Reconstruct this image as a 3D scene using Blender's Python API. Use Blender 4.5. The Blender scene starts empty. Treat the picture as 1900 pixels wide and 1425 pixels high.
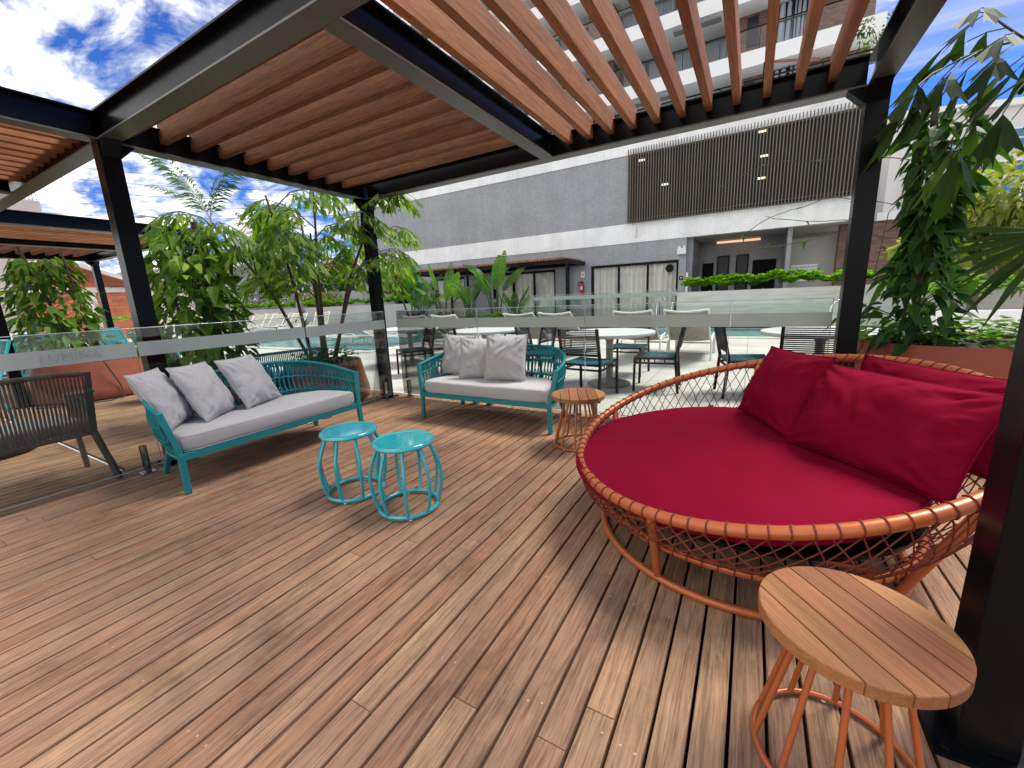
import bpy, math, random
from mathutils import Vector, Matrix, noise, Quaternion
R = math.radians
random.seed(7)
S = bpy.context.scene
COL = S.collection

# ------------------------------------------------------------------ camera
cd = bpy.data.cameras.new('camera'); cam = bpy.data.objects.new('camera', cd); COL.objects.link(cam)
cd.sensor_fit = 'HORIZONTAL'; cd.sensor_width = 36.0; cd.lens = 36.0 * 757.5 / 1900.0
cd.clip_start = 0.05; cd.clip_end = 2000
_P, _RO, _YA = R(12.0), R(-2.53), R(-30.335)
_cy, _sy = math.cos(_YA), math.sin(_YA)
_f0 = Vector((_sy, _cy, 0)); _r0 = Vector((_cy, -_sy, 0)); _u0 = Vector((0, 0, 1))
_fw = _f0 * math.cos(_P) - _u0 * math.sin(_P); _up = _u0 * math.cos(_P) + _f0 * math.sin(_P)
_rr = _r0 * math.cos(_RO) + _up * math.sin(_RO); _uu = _up * math.cos(_RO) - _r0 * math.sin(_RO)
cam.matrix_world = Matrix(((_rr.x, _uu.x, -_fw.x, 0), (_rr.y, _uu.y, -_fw.y, 0), (_rr.z, _uu.z, -_fw.z, 1.25), (0, 0, 0, 1)))
S.camera = cam

# ------------------------------------------------------------------ exposure
S.view_settings.view_transform = 'Standard'; S.view_settings.look = 'None'
S.view_settings.exposure = 1.15; S.view_settings.gamma = 1.0
S.cycles.max_bounces = 10; S.cycles.transparent_max_bounces = 24
S.cycles.caustics_reflective = False; S.cycles.caustics_refractive = False

# ------------------------------------------------------------------ node helpers
class NT:
    def __init__(s, tree): s.t = tree; s.n = tree.nodes; s.l = tree.links
    def new(s, k, **kw):
        n = s.n.new(k)
        for a, b in kw.items():
            if a.startswith('i_'): n.inputs[a[2:].replace('_', ' ')].default_value = b
            else: setattr(n, a, b)
        return n
    def link(s, a, b): s.l.new(a, b)
    def math(s, op, a, b=None, clamp=False):
        n = s.n.new('ShaderNodeMath'); n.operation = op; n.use_clamp = clamp
        for i, x in enumerate((a, b)):
            if x is None: continue
            if isinstance(x, (int, float)): n.inputs[i].default_value = x
            else: s.l.new(x, n.inputs[i])
        return n.outputs[0]
    def mix(s, f, a, b, mode='MIX'):
        n = s.n.new('ShaderNodeMix'); n.data_type = 'RGBA'; n.blend_type = mode
        for i, x in ((0, f), (6, a), (7, b)):
            if isinstance(x, (int, float)): n.inputs[i].default_value = x
            elif isinstance(x, tuple): n.inputs[i].default_value = (*x[:3], 1)
            else: s.l.new(x, n.inputs[i])
        return n.outputs[2]
    def ramp(s, f, stops, interp='LINEAR'):
        n = s.n.new('ShaderNodeValToRGB'); e = n.color_ramp.elements; n.color_ramp.interpolation = interp
        while len(e) < len(stops): e.new(0.5)
        for k, (p, c) in zip(e, stops):
            k.position = p; k.color = (*c, 1) if len(c) == 3 else c
        s.l.new(f, n.inputs[0]); return n.outputs[0]

# ------------------------------------------------------------------ sky and sun
SUN_EL, SUN_AZ = R(60), R(38)          # azimuth from +Y towards +X
w = bpy.data.worlds.new('World'); S.world = w; w.use_nodes = True
nt = NT(w.node_tree); nt.n.clear()
tc = nt.new('ShaderNodeTexCoord')
sky = nt.new('ShaderNodeTexSky', sky_type='NISHITA', sun_disc=False, sun_elevation=SUN_EL, sun_rotation=SUN_AZ)
sky.air_density = 1.0; sky.dust_density = 0.6; sky.ozone_density = 2.2
sep = nt.new('ShaderNodeSeparateXYZ'); nt.link(tc.outputs['Generated'], sep.inputs[0])
zz = nt.math('ADD', nt.math('MAXIMUM', sep.outputs[2], 0.0), 0.16)
cx = nt.math('DIVIDE', sep.outputs[0], zz); cyy = nt.math('DIVIDE', sep.outputs[1], zz)
cmb = nt.new('ShaderNodeCombineXYZ'); nt.link(cx, cmb.inputs[0]); nt.link(cyy, cmb.inputs[1])
def cloudnoise(scale, detail, rough, dist, sx=1.0, sy=1.0, off=0.0, rot=0.0):
    mp = nt.new('ShaderNodeMapping'); mp.inputs['Scale'].default_value = (sx, sy, 1)
    mp.inputs['Location'].default_value = (off, off * .7, off); mp.inputs['Rotation'].default_value = (0, 0, rot)
    nt.link(cmb.outputs[0], mp.inputs[0])
    n = nt.new('ShaderNodeTexNoise'); n.inputs['Scale'].default_value = scale; n.inputs['Detail'].default_value = detail
    n.inputs['Roughness'].default_value = rough; n.inputs['Distortion'].default_value = dist
    nt.link(mp.outputs[0], n.inputs['Vector']); return n.outputs[0]
n1 = cloudnoise(3.5, 9, .60, .35, 1.0, 1.7, 3.1, R(25))
n2 = cloudnoise(.9, 3, .5, .2, 1, 1, 8.0)
# denser cloud towards the left of the view (-X), thin streaks on the right; unseen cloud added behind the camera for whiter fill light
left = nt.math('ADD', nt.math('MULTIPLY', sep.outputs[0], -.135), nt.math('MULTIPLY', sep.outputs[1], -.20))
dens = nt.math('ADD', nt.math('ADD', n1, left), nt.math('MULTIPLY', nt.math('SUBTRACT', n2, .5), .35))
m1 = nt.ramp(dens, [(.42, (0, 0, 0)), (.51, (.5, .5, .5)), (.61, (1, 1, 1))])
n3 = cloudnoise(1.3, 7, .55, .8, .35, 2.2, 5.0, R(-38))
m2 = nt.ramp(n3, [(.46, (0, 0, 0)), (.72, (.75, .75, .75))])
m2 = nt.math('MULTIPLY', m2, nt.math('MULTIPLY', nt.math('ADD', sep.outputs[0], .25), 2.2, True))
msk = nt.math('MAXIMUM', m1, m2)
blue = nt.mix(1.0, sky.outputs[0], (.16, .35, .76), 'MULTIPLY')
shade = nt.ramp(dens, [(.47, (3.8, 4.0, 4.4)), (.64, (8.6, 8.5, 8.3)), (.85, (7.0, 6.9, 6.8))])
colr = nt.mix(msk, blue, shade)
bg = nt.new('ShaderNodeBackground'); bg.inputs['Strength'].default_value = 0.1
nt.link(colr, bg.inputs[0])
wo = nt.new('ShaderNodeOutputWorld'); nt.link(bg.outputs[0], wo.inputs[0])
sl = bpy.data.lights.new('sun', 'SUN'); sl.energy = 2.7; sl.angle = R(22); sl.color = (1.0, .93, .82)
so = bpy.data.objects.new('sun', sl); COL.objects.link(so)
sd = Vector((math.sin(SUN_AZ) * math.cos(SUN_EL), math.cos(SUN_AZ) * math.cos(SUN_EL), math.sin(SUN_EL)))
so.rotation_euler = sd.to_track_quat('Z', 'Y').to_euler(); so.location = (0, 0, 30)

# ------------------------------------------------------------------ mesh builder
class MB:
    def __init__(s): s.v = []; s.f = []; s.r = []
    def face(s, pts, r=.5):
        k = len(s.v); s.v += [tuple(p) for p in pts]; s.f.append(tuple(range(k, k + len(pts)))); s.r.append(r)
    def add(s, vs, fs, r=.5):
        k = len(s.v); s.v += [tuple(p) for p in vs]
        for f in fs: s.f.append(tuple(i + k for i in f)); s.r.append(r)
        return s
    def box(s, lo, hi, r=.5, M=None):
        (a, b, c), (d, e, g) = lo, hi
        vs = [Vector(p) for p in ((a, b, c), (d, b, c), (d, e, c), (a, e, c), (a, b, g), (d, b, g), (d, e, g), (a, e, g))]
        if M is not None: vs = [M @ p for p in vs]
        return s.add(vs, [(0, 3, 2, 1), (4, 5, 6, 7), (0, 1, 5, 4), (1, 2, 6, 5), (2, 3, 7, 6), (3, 0, 4, 7)], r)
    def bar(s, p0, p1, wd, h, r=.5, up=(0, 0, 1)):
        p0, p1 = Vector(p0), Vector(p1); d = (p1 - p0); L = d.length; d.normalize()
        up = Vector(up)
        if abs(d.dot(up)) > .99: up = Vector((0, 1, 0))
        sd_ = d.cross(up).normalized(); u = sd_.cross(d)
        M = Matrix(((sd_.x, d.x, u.x, p0.x), (sd_.y, d.y, u.y, p0.y), (sd_.z, d.z, u.z, p0.z), (0, 0, 0, 1)))
        return s.box((-wd / 2, 0, -h / 2), (wd / 2, L, h / 2), r, M)
    def tube(s, pts, rad, seg=8, closed=False, r=.5, caps=True):
        pts = [Vector(p) for p in pts]; n = len(pts)
        rads = rad if isinstance(rad, (list, tuple)) else [rad] * n
        tg = []
        for i in range(n):
            a = pts[(i - 1) % n] if (closed or i > 0) else pts[i]; b = pts[(i + 1) % n] if (closed or i < n - 1) else pts[i]
            t = b - a; tg.append(t.normalized() if t.length > 1e-9 else Vector((0, 0, 1)))
        ref = Vector((0, 0, 1)) if abs(tg[0].z) < .9 else Vector((1, 0, 0))
        nrm = tg[0].cross(ref).normalized(); k = len(s.v)
        for i in range(n):
            nrm = (nrm - tg[i] * nrm.dot(tg[i]))
            if nrm.length < 1e-6: nrm = tg[i].orthogonal()
            nrm.normalize(); b = tg[i].cross(nrm)
            for j in range(seg):
                a = 2 * math.pi * j / seg
                s.v.append(tuple(pts[i] + (nrm * math.cos(a) + b * math.sin(a)) * rads[i]))
        m = n if closed else n - 1
        for i in range(m):
            i2 = (i + 1) % n; off = 0
            if closed and i == n - 1:   # match the seam
                p = Vector(s.v[k + i * seg]); dmin = min(range(seg), key=lambda q: (Vector(s.v[k + q]) - p).length); off = dmin
            for j in range(seg):
                s.f.append((k + i * seg + j, k + i2 * seg + (j + off) % seg, k + i2 * seg + (j + 1 + off) % seg, k + i * seg + (j + 1) % seg)); s.r.append(r)
        if not closed and caps:
            s.f.append(tuple(k + j for j in range(seg))); s.r.append(r)
            s.f.append(tuple(k + (n - 1) * seg + j for j in reversed(range(seg)))); s.r.append(r)
        return s
    def lathe(s, prof, seg=32, c=(0, 0, 0), r=.5, sx=1, sy=1):
        k = len(s.v)
        for (rad, z) in prof:
            for j in range(seg):
                a = 2 * math.pi * j / seg
                s.v.append((c[0] + rad * math.cos(a) * sx, c[1] + rad * math.sin(a) * sy, c[2] + z))
        for i in range(len(prof) - 1):
            for j in range(seg):
                j2 = (j + 1) % seg
                s.f.append((k + i * seg + j, k + i * seg + j2, k + (i + 1) * seg + j2, k + (i + 1) * seg + j)); s.r.append(r)
        s.f.append(tuple(k + j for j in reversed(range(seg)))); s.r.append(r)
        s.f.append(tuple(k + (len(prof) - 1) * seg + j for j in range(seg))); s.r.append(r)
        return s
    def grid(s, fn, nu, nv, r=.5):
        k = len(s.v)
        for i in range(nu + 1):
            for j in range(nv + 1): s.v.append(tuple(fn(i / nu, j / nv)))
        for i in range(nu):
            for j in range(nv):
                a = k + i * (nv + 1) + j
                s.f.append((a, a + nv + 1, a + nv + 2, a + 1)); s.r.append(r)
        return s
    def prism(s, poly, z0, z1, r=.5):
        n = len(poly); vs = [(x, y, z0) for x, y in poly] + [(x, y, z1) for x, y in poly]
        fs = [tuple(reversed(range(n))), tuple(range(n, 2 * n))] + [(i, (i + 1) % n, n + (i + 1) % n, n + i) for i in range(n)]
        return s.add(vs, fs, r)
    def build(s, name, mat, parent=None, smooth=None, bevel=None, loc=None, rz=None):
        me = bpy.data.meshes.new(name); me.from_pydata(s.v, [], s.f); me.update()
        at = me.attributes.new('rnd', 'FLOAT', 'FACE'); at.data.foreach_set('value', s.r)
        if smooth is not None:
            me.shade_smooth()
            me.set_sharp_from_angle(angle=R(smooth))
        o = bpy.data.objects.new(name, me); COL.objects.link(o)
        if mat: me.materials.append(mat)
        if parent: o.parent = parent
        if loc: o.location = loc
        if rz is not None: o.rotation_euler = (0, 0, rz)
        if bevel:
            b = o.modifiers.new('edge', 'BEVEL'); b.width = bevel; b.segments = 2; b.limit_method = 'ANGLE'
        return o

def tag(o, label, cat, group=None, kind=None):
    if label: o['label'] = label
    if cat: o['category'] = cat
    if group: o['group'] = group
    if kind: o['kind'] = kind
    return o
def struct(o): o['kind'] = 'structure'; return o
def empty(name, loc=(0, 0, 0), rz=0, label=None, cat=None, group=None):
    o = bpy.data.objects.new(name, None); COL.objects.link(o); o.location = loc; o.rotation_euler = (0, 0, rz)
    o.empty_display_size = .1
    return tag(o, label, cat, group)
def copy_tree(o, loc=None, rz=None, label=None, group=None):
    def rec(x, p):
        c = x.copy(); COL.objects.link(c); c.parent = p
        for ch in list(x.children): rec(ch, c)
        return c
    c = rec(o, None)
    if loc: c.location = loc
    if rz is not None: c.rotation_euler = (0, 0, rz)
    if label: c['label'] = label
    if group: c['group'] = group
    return c

# ------------------------------------------------------------------ materials
def base_mat(name):
    m = bpy.data.materials.new(name); m.use_nodes = True; t = NT(m.node_tree)
    p = t.n['Principled BSDF']; return m, t, p
def pm(name, col, rough=.5, metal=0.0, var=.12, nscale=6.0, namt=.15, bump=0.0, bscale=60.0, spec=.5, coat=0.0, sheen=0.0, stretch=(1, 1, 1)):
    m, t, p = base_mat(name)
    tcd = t.new('ShaderNodeTexCoord'); mp = t.new('ShaderNodeMapping'); mp.inputs['Scale'].default_value = stretch
    t.link(tcd.outputs['Object'], mp.inputs[0])
    at = t.new('ShaderNodeAttribute', attribute_name='rnd')
    nz = t.new('ShaderNodeTexNoise'); nz.inputs['Scale'].default_value = nscale; nz.inputs['Detail'].default_value = 6
    t.link(mp.outputs[0], nz.inputs['Vector'])
    v = t.math('ADD', 1 - namt, t.math('MULTIPLY', nz.outputs[0], 2 * namt))
    v = t.math('MULTIPLY', v, t.math('ADD', 1 - var, t.math('MULTIPLY', at.outputs['Fac'], 2 * var)))
    hs = t.new('ShaderNodeHueSaturation'); hs.inputs['Color'].default_value = (*col, 1); t.link(v, hs.inputs['Value'])
    t.link(hs.outputs[0], p.inputs['Base Color'])
    p.inputs['Metallic'].default_value = metal; p.inputs['Specular IOR Level'].default_value = spec
    rr = t.math('ADD', rough - .08, t.math('MULTIPLY', nz.outputs[0], .16), True); t.link(rr, p.inputs['Roughness'])
    p.inputs['Coat Weight'].default_value = coat; p.inputs['Sheen Weight'].default_value = sheen
    if bump:
        nb = t.new('ShaderNodeTexNoise'); nb.inputs['Scale'].default_value = bscale; nb.inputs['Detail'].default_value = 4
        t.link(mp.outputs[0], nb.inputs['Vector'])
        b = t.new('ShaderNodeBump'); b.inputs['Strength'].default_value = bump; b.inputs['Distance'].default_value = .01
        t.link(nb.outputs[0], b.inputs['Height']); t.link(b.outputs[0], p.inputs['Normal'])
    return m
def wood(name, cols, axis=1, rough=.55, grain=1.0, wear=.0, spec=.4):
    """boards along object axis; each board carries its own rnd"""
    m, t, p = base_mat(name)
    tcd = t.new('ShaderNodeTexCoord'); at = t.new('ShaderNodeAttribute', attribute_name='rnd')
    off = t.new('ShaderNodeVectorMath', operation='MULTIPLY_ADD')
    cb = t.new('ShaderNodeCombineXYZ')
    for i in range(3): t.link(at.outputs['Fac'], cb.inputs[i])
    t.link(cb.outputs[0], off.inputs[0]); off.inputs[1].default_value = (37, 53, 71); t.link(tcd.outputs['Object'], off.inputs[2])
    def nz(sc, det, along, across, dist=0.0):
        mp = t.new('ShaderNodeMapping'); s3 = [across] * 3; s3[axis] = along; mp.inputs['Scale'].default_value = s3
        t.link(off.outputs[0], mp.inputs[0])
        n = t.new('ShaderNodeTexNoise'); n.inputs['Scale'].default_value = sc; n.inputs['Detail'].default_value = det
        n.inputs['Roughness'].default_value = .65; n.inputs['Distortion'].default_value = dist
        t.link(mp.outputs[0], n.inputs['Vector']); return n.outputs[0]
    st = [(i / max(1, len(cols) - 1), c) for i, c in enumerate(cols)]
    basec = t.ramp(at.outputs['Fac'], st)
    fine = nz(1.0, 6, 9.0, 260.0); mid = nz(1.0, 5, 2.6, 62.0, 1.2); big = nz(1.0, 3, .9, 7.0)
    g1 = t.ramp(fine, [(.32, (.52, .48, .45)), (.46, (.95, .94, .93)), (.58, (1.05, 1.04, 1.03)), (.72, (1.38, 1.36, 1.32))])
    g2 = t.ramp(mid, [(.32, (.60, .55, .52)), (.5, (1.0, 1.0, 1.0)), (.7, (1.3, 1.3, 1.3))])
    g3 = t.ramp(big, [(.3, (.82, .84, .86)), (.7, (1.15, 1.12, 1.1))])
    c = t.mix(grain, basec, g1, 'MULTIPLY'); c = t.mix(grain, c, g2, 'MULTIPLY'); c = t.mix(1.0, c, g3, 'MULTIPLY')
    if wear:
        nw = t.new('ShaderNodeTexNoise'); nw.inputs['Scale'].default_value = 1.6; nw.inputs['Detail'].default_value = 7; nw.inputs['Roughness'].default_value = .7
        t.link(tcd.outputs['Object'], nw.inputs['Vector'])
        wv = t.ramp(nw.outputs[0], [(.34, (.60, .59, .57)), (.47, (.98, .98, .98)), (.56, (1.02, 1.02, 1.02)), (.70, (1.32, 1.30, 1.24))])
        c = t.mix(wear, c, wv, 'MULTIPLY')
    t.link(c, p.inputs['Base Color']); p.inputs['Specular IOR Level'].default_value = spec
    rr = t.math('ADD', rough - .12, t.math('MULTIPLY', mid, .24)); t.link(rr, p.inputs['Roughness'])
    b = t.new('ShaderNodeBump'); b.inputs['Strength'].default_value = .35; b.inputs['Distance'].default_value = .002
    t.link(fine, b.inputs['Height']); t.link(b.outputs[0], p.inputs['Normal'])
    return m
def leafmat(name, stops, rough=.42, transl=.35):
    m, t, p = base_mat(name)
    at = t.new('ShaderNodeAttribute', attribute_name='rnd'); tcd = t.new('ShaderNodeTexCoord')
    nz = t.new('ShaderNodeTexNoise'); nz.inputs['Scale'].default_value = 9; t.link(tcd.outputs['Object'], nz.inputs['Vector'])
    v = t.math('ADD', at.outputs['Fac'], t.math('MULTIPLY', t.math('SUBTRACT', nz.outputs[0], .5), .4), True)
    c = t.ramp(v, stops); t.link(c, p.inputs['Base Color']); p.inputs['Roughness'].default_value = rough
    p.inputs['Specular IOR Level'].default_value = .16
    tr = t.new('ShaderNodeBsdfTranslucent'); c2 = t.mix(1.0, c, (1.5, 1.7, .55), 'MULTIPLY'); t.link(c2, tr.inputs[0])
    mx = t.new('ShaderNodeMixShader'); mx.inputs[0].default_value = transl
    t.link(p.outputs[0], mx.inputs[1]); t.link(tr.outputs[0], mx.inputs[2])
    t.link(mx.outputs[0], t.n['Material Output'].inputs[0]); return m
def glassmat(name, tint=(.93, .97, .95), refl=1.0, alpha=0.0):
    m = bpy.data.materials.new(name); m.use_nodes = True; t = NT(m.node_tree); t.n.clear()
    tr = t.new('ShaderNodeBsdfTransparent'); tr.inputs[0].default_value = (*tint, 1)
    gl = t.new('ShaderNodeBsdfGlossy'); gl.inputs['Roughness'].default_value = .01
    fr = t.new('ShaderNodeFresnel'); fr.inputs[0].default_value = 1.5
    mx = t.new('ShaderNodeMixShader'); t.link(t.math('MULTIPLY', fr.outputs[0], refl), mx.inputs[0])
    t.link(tr.outputs[0], mx.inputs[1]); t.link(gl.outputs[0], mx.inputs[2])
    o = t.new('ShaderNodeOutputMaterial'); t.link(mx.outputs[0], o.inputs[0]); return m
def frostmat(name, col, op):
    m = bpy.data.materials.new(name); m.use_nodes = True; t = NT(m.node_tree); t.n.clear()
    tcd = t.new('ShaderNodeTexCoord'); nz = t.new('ShaderNodeTexNoise'); nz.inputs['Scale'].default_value = 3
    t.link(tcd.outputs['Object'], nz.inputs['Vector'])
    tr = t.new('ShaderNodeBsdfTransparent'); tl = t.new('ShaderNodeBsdfTranslucent'); df = t.new('ShaderNodeBsdfDiffuse')
    tl.inputs[0].default_value = (*col, 1); df.inputs[0].default_value = (*col, 1)
    m1_ = t.new('ShaderNodeMixShader'); m1_.inputs[0].default_value = .5; t.link(tl.outputs[0], m1_.inputs[1]); t.link(df.outputs[0], m1_.inputs[2])
    mx = t.new('ShaderNodeMixShader'); t.link(t.math('ADD', op - .05, t.math('MULTIPLY', nz.outputs[0], .1)), mx.inputs[0])
    t.link(tr.outputs[0], mx.inputs[1]); t.link(m1_.outputs[0], mx.inputs[2])
    o = t.new('ShaderNodeOutputMaterial'); t.link(mx.outputs[0], o.inputs[0]); return m
def tilemat(name, col, joint, tw, th, plane='XZ', mortar=.012, offset=0.0, var=.12, rough=.4, bump=.3, spec=.5):
    m, t, p = base_mat(name)
    tcd = t.new('ShaderNodeTexCoord'); sp = t.new('ShaderNodeSeparateXYZ'); t.link(tcd.outputs['Object'], sp.inputs[0])
    cb = t.new('ShaderNodeCombineXYZ'); ix = {'X': 0, 'Y': 1, 'Z': 2}
    t.link(sp.outputs[ix[plane[0]]], cb.inputs[0]); t.link(sp.outputs[ix[plane[1]]], cb.inputs[1])
    br = t.new('ShaderNodeTexBrick'); br.offset = offset; br.inputs['Scale'].default_value = 1
    br.inputs['Brick Width'].default_value = tw; br.inputs['Row Height'].default_value = th; br.inputs['Mortar Size'].default_value = mortar
    br.inputs['Mortar Smooth'].default_value = .1; br.inputs['Bias'].default_value = 0
    br.inputs['Color1'].default_value = (*[c * (1 - var) for c in col], 1); br.inputs['Color2'].default_value = (*[c * (1 + var) for c in col], 1)
    br.inputs['Mortar'].default_value = (*joint, 1); t.link(cb.outputs[0], br.inputs['Vector'])
    nz = t.new('ShaderNodeTexNoise'); nz.inputs['Scale'].default_value = .8; nz.inputs['Detail'].default_value = 8; nz.inputs['Roughness'].default_value = .65
    t.link(tcd.outputs['Object'], nz.inputs['Vector'])
    d = t.ramp(nz.outputs[0], [(.3, (.84, .84, .84)), (.7, (1.12, 1.12, 1.12))])
    ms = t.new('ShaderNodeMapping'); ms.inputs['Scale'].default_value = (2.2, 2.2, .12) if 'Z' in plane else (1, 1, 1); t.link(tcd.outputs['Object'], ms.inputs[0])
    ns = t.new('ShaderNodeTexNoise'); ns.inputs['Scale'].default_value = 1.6; ns.inputs['Detail'].default_value = 5; t.link(ms.outputs[0], ns.inputs['Vector'])
    d2 = t.ramp(ns.outputs[0], [(.32, (.93, .93, .925)), (.5, (1, 1, 1)), (.7, (1.03, 1.03, 1.03))])
    d = t.mix(1.0, d, d2, 'MULTIPLY')
    t.link(t.mix(1.0, br.outputs[0], d, 'MULTIPLY'), p.inputs['Base Color']); p.inputs['Roughness'].default_value = rough
    p.inputs['Specular IOR Level'].default_value = spec
    if bump:
        b = t.new('ShaderNodeBump'); b.inputs['Strength'].default_value = bump; b.inputs['Distance'].default_value = .004; b.invert = True
        t.link(br.outputs['Fac'], b.inputs['Height']); t.link(b.outputs[0], p.inputs['Normal'])
    return m
def emit(name, col, st):
    m, t, p = base_mat(name); p.inputs['Emission Color'].default_value = (*col, 1); p.inputs['Emission Strength'].default_value = st
    p.inputs['Base Color'].default_value = (*col, 1); return m

M = {}
DECKC = [(.265, .146, .088), (.32, .195, .120), (.28, .166, .106), (.335, .21, .126), (.30, .165, .098), (.325, .20, .124), (.27, .158, .102), (.36, .228, .134)]
M['deck'] = wood('deck_wood', DECKC, 1, .68, 1.0, .9, .14)
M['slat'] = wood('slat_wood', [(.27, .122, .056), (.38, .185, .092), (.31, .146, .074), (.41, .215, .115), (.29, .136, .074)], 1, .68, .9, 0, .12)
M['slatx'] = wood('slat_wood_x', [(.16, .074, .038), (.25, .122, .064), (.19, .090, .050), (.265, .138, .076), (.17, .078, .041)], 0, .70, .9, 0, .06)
M['table'] = wood('table_wood', [(.33, .155, .056), (.21, .078, .033), (.25, .100, .040), (.35, .168, .062), (.23, .090, .038), (.32, .145, .056)], 1, .5, .6, 0, .25)
M['black'] = pm('black_steel', (.005, .0055, .006), .24, 0, 0, 3, .3, .05, 90, .10)
M['flange'] = pm('deck_lit_black_steel', (.085, .085, .076), .38, 0, 0, 5, .35, .08, 60, .5)  # beam steel lightened: deck light on the undersides is painted into the colour
M['teal'] = pm('teal_paint', (.009, .19, .20), .36, 0, 0, 5, .08, .03, 200, .5)
M['tealrope'] = pm('teal_rope', (.008, .19, .205), .72, 0, .14, 40, .22, .5, 320, .3)
M['stool'] = pm('stool_paint', (.018, .37, .41), .18, 0, 0, 14, .16, 0, 50, .6, .7)
M['grey'] = pm('grey_linen', (.40, .393, .38), .9, 0, .05, 260, .10, .35, 420, .2, 0, .3)
M['red'] = pm('red_canvas', (.180, .0026, .019), .85, 0, .05, 4.5, .20, .22, 380, .04, 0, 0)
M['copper'] = pm('copper_paint', (.44, .115, .036), .34, .25, 0, 30, .08, .03, 160, .5)
M['cord'] = pm('red_brown_cord', (.16, .030, .018), .75, 0, .2, 200, .25, .3, 400, .3)
M['terra'] = pm('terracotta', (.27, .068, .036), .6, 0, .05, 3, .12, .12, 120, .35)
M['soil'] = pm('soil', (.035, .022, .014), .95, 0, .2, 20, .4, .6, 60)
M['dkrope'] = pm('dark_teal_rope', (.010, .026, .032), .7, 0, .3, 60, .25, .4, 300, .12)
M['dkseat'] = pm('petrol_rope', (.024, .095, .120), .7, 0, .25, 60, .25, .4, 300, .15)
M['dkframe'] = pm('charcoal_frame', (.007, .010, .012), .4, 0, 0, 8, .15, .04, 100, .15)
M['umber'] = pm('umber_frame', (.12, .105, .088), .45, 0, 0, 8, .12, .04, 100)
M['umberrope'] = pm('umber_rope', (.17, .15, .128), .75, 0, .2, 60, .2, .4, 300)
M['tabletop'] = pm('pale_tabletop', (.60, .60, .58), .4, 0, 0, 3, .06)
M['tablebase'] = pm('grey_resin', (.20, .21, .20), .22, 0, 0, 3, .15, 0, 50, .6)
M['white'] = pm('white_metal', (.72, .72, .70), .4, 0, .03, 4, .06)
M['sling'] = pm('pale_sling', (.34, .32, .26), .8, 0, .1, 34, .62, .3, 200, .2, stretch=(.3, 1, 1))
M['chrome'] = pm('chrome', (.62, .63, .64), .16, 1.0, 0, 5, .05)
M['spigot'] = pm('polished_steel', (.40, .40, .38), .12, 1.0, 0, 5, .05)
M['glass'] = glassmat('fence_glass', (.92, .96, .94), .8)
M['wglass'] = glassmat('window_glass', (.975, .98, .98), .45)
M['bglass'] = pm('blue_window_glass', (.10, .22, .30), .06, .55, .1, 2, .2, 0, 50, .9)
M['frost'] = frostmat('frosted_film', (.62, .67, .62), .86)
M['etch'] = frostmat('etched_film', (.56, .605, .56), .88)
M['pave'] = tilemat('pale_paving', (.50, .475, .43), (.25, .23, .20), 1.2, .6, 'XY', .006, 0, .05, .6, .2)
M['pooltile'] = tilemat('pool_tile', (.04, .26, .27), (.10, .34, .34), .15, .15, 'XY', .008, 0, .15, .3, .1)
M['mosaic'] = tilemat('grey_mosaic', (.255, .262, .282), (.32, .326, .342), .1, .1, 'XZ', .008, 0, .10, .35, .25)
M['mosaicside'] = tilemat('grey_mosaic_side', (.255, .262, .282), (.32, .326, .342), .1, .1, 'YZ', .008, 0, .10, .35, .25)
M['wmosaic'] = tilemat('white_mosaic', (.82, .82, .82), (.75, .75, .755), .1, .1, 'XZ', .007, 0, .03, .4, .2)
M['brick'] = tilemat('brown_brick', (.19, .105, .08), (.12, .085, .07), .24, .075, 'XZ', .010, .5, .3, .8, .5)
M['obrick'] = tilemat('orange_brick', (.46, .115, .045), (.26, .13, .08), .40, .17, 'YZ', .022, .5, .25, .85, .6)
M['concrete'] = pm('board_marked_concrete', (.60, .54, .49), .8, 0, .05, 2.2, .35, .35, 14, .3, stretch=(.6, .6, 6))
M['wallgrey'] = pm('grey_render', (.38, .38, .37), .85, 0, .08, 1.5, .15, .15, 30)
M['render'] = pm('pale_render', (.66, .65, .62), .85, 0, .05, .5, .10, .1, 30)
M['beige'] = pm('beige_concrete', (.48, .42, .36), .85, 0, .05, .7, .2, .2, 20)
M['whitep'] = pm('white_plaster', (.76, .76, .75), .7, 0, .03, .6, .06)
M['ceil'] = pm('soffit', (.42, .41, .37), .8, 0, 0, .6, .06)
M['curtain'] = pm('linen_curtain', (.80, .77, .70), .85, 0, .12, 2, .05)
M['bcurtain'] = pm('blue_grey_curtain', (.36, .42, .48), .8, 0, .12, 2, .05)
M['dark'] = pm('dark_interior', (.006, .006, .0065), .6, 0, 0, 3, .2, 0, 50, .1)
M['navy'] = pm('dark_blue_panel', (.016, .020, .028), .3, 0, 0, 3, .2, 0, 50, .3)
M['brise'] = pm('bronze_slats', (.13, .103, .070), .5, 0, .25, 6, .15)
M['briseback'] = pm('screen_backing', (.010, .009, .008), .6, 0, 0, 1, .3)
M['wirecol'] = pm('cable', (.02, .02, .022), .6)
M['roofgrey'] = pm('grey_roof', (.17, .165, .16), .8, 0, .1, 2, .2)
M['roofred'] = pm('clay_roof', (.36, .13, .07), .85, 0, .2, 4, .3)
M['ink'] = pm('sign_ink', (.03, .03, .035), .6)
M['extred'] = pm('extinguisher_red', (.55, .02, .02), .3)
M['bark'] = pm('grey_bark', (.20, .17, .14), .9, 0, .1, 12, .3, .6, 40, stretch=(1, 1, 3))
M['stem'] = pm('green_stem', (.055, .075, .03), .6, 0, .2, 12, .3)
M['brownstem'] = pm('brown_pole', (.075, .042, .024), .8, 0, .2, 12, .3, .4, 50)
G = lambda *c: c
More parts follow.
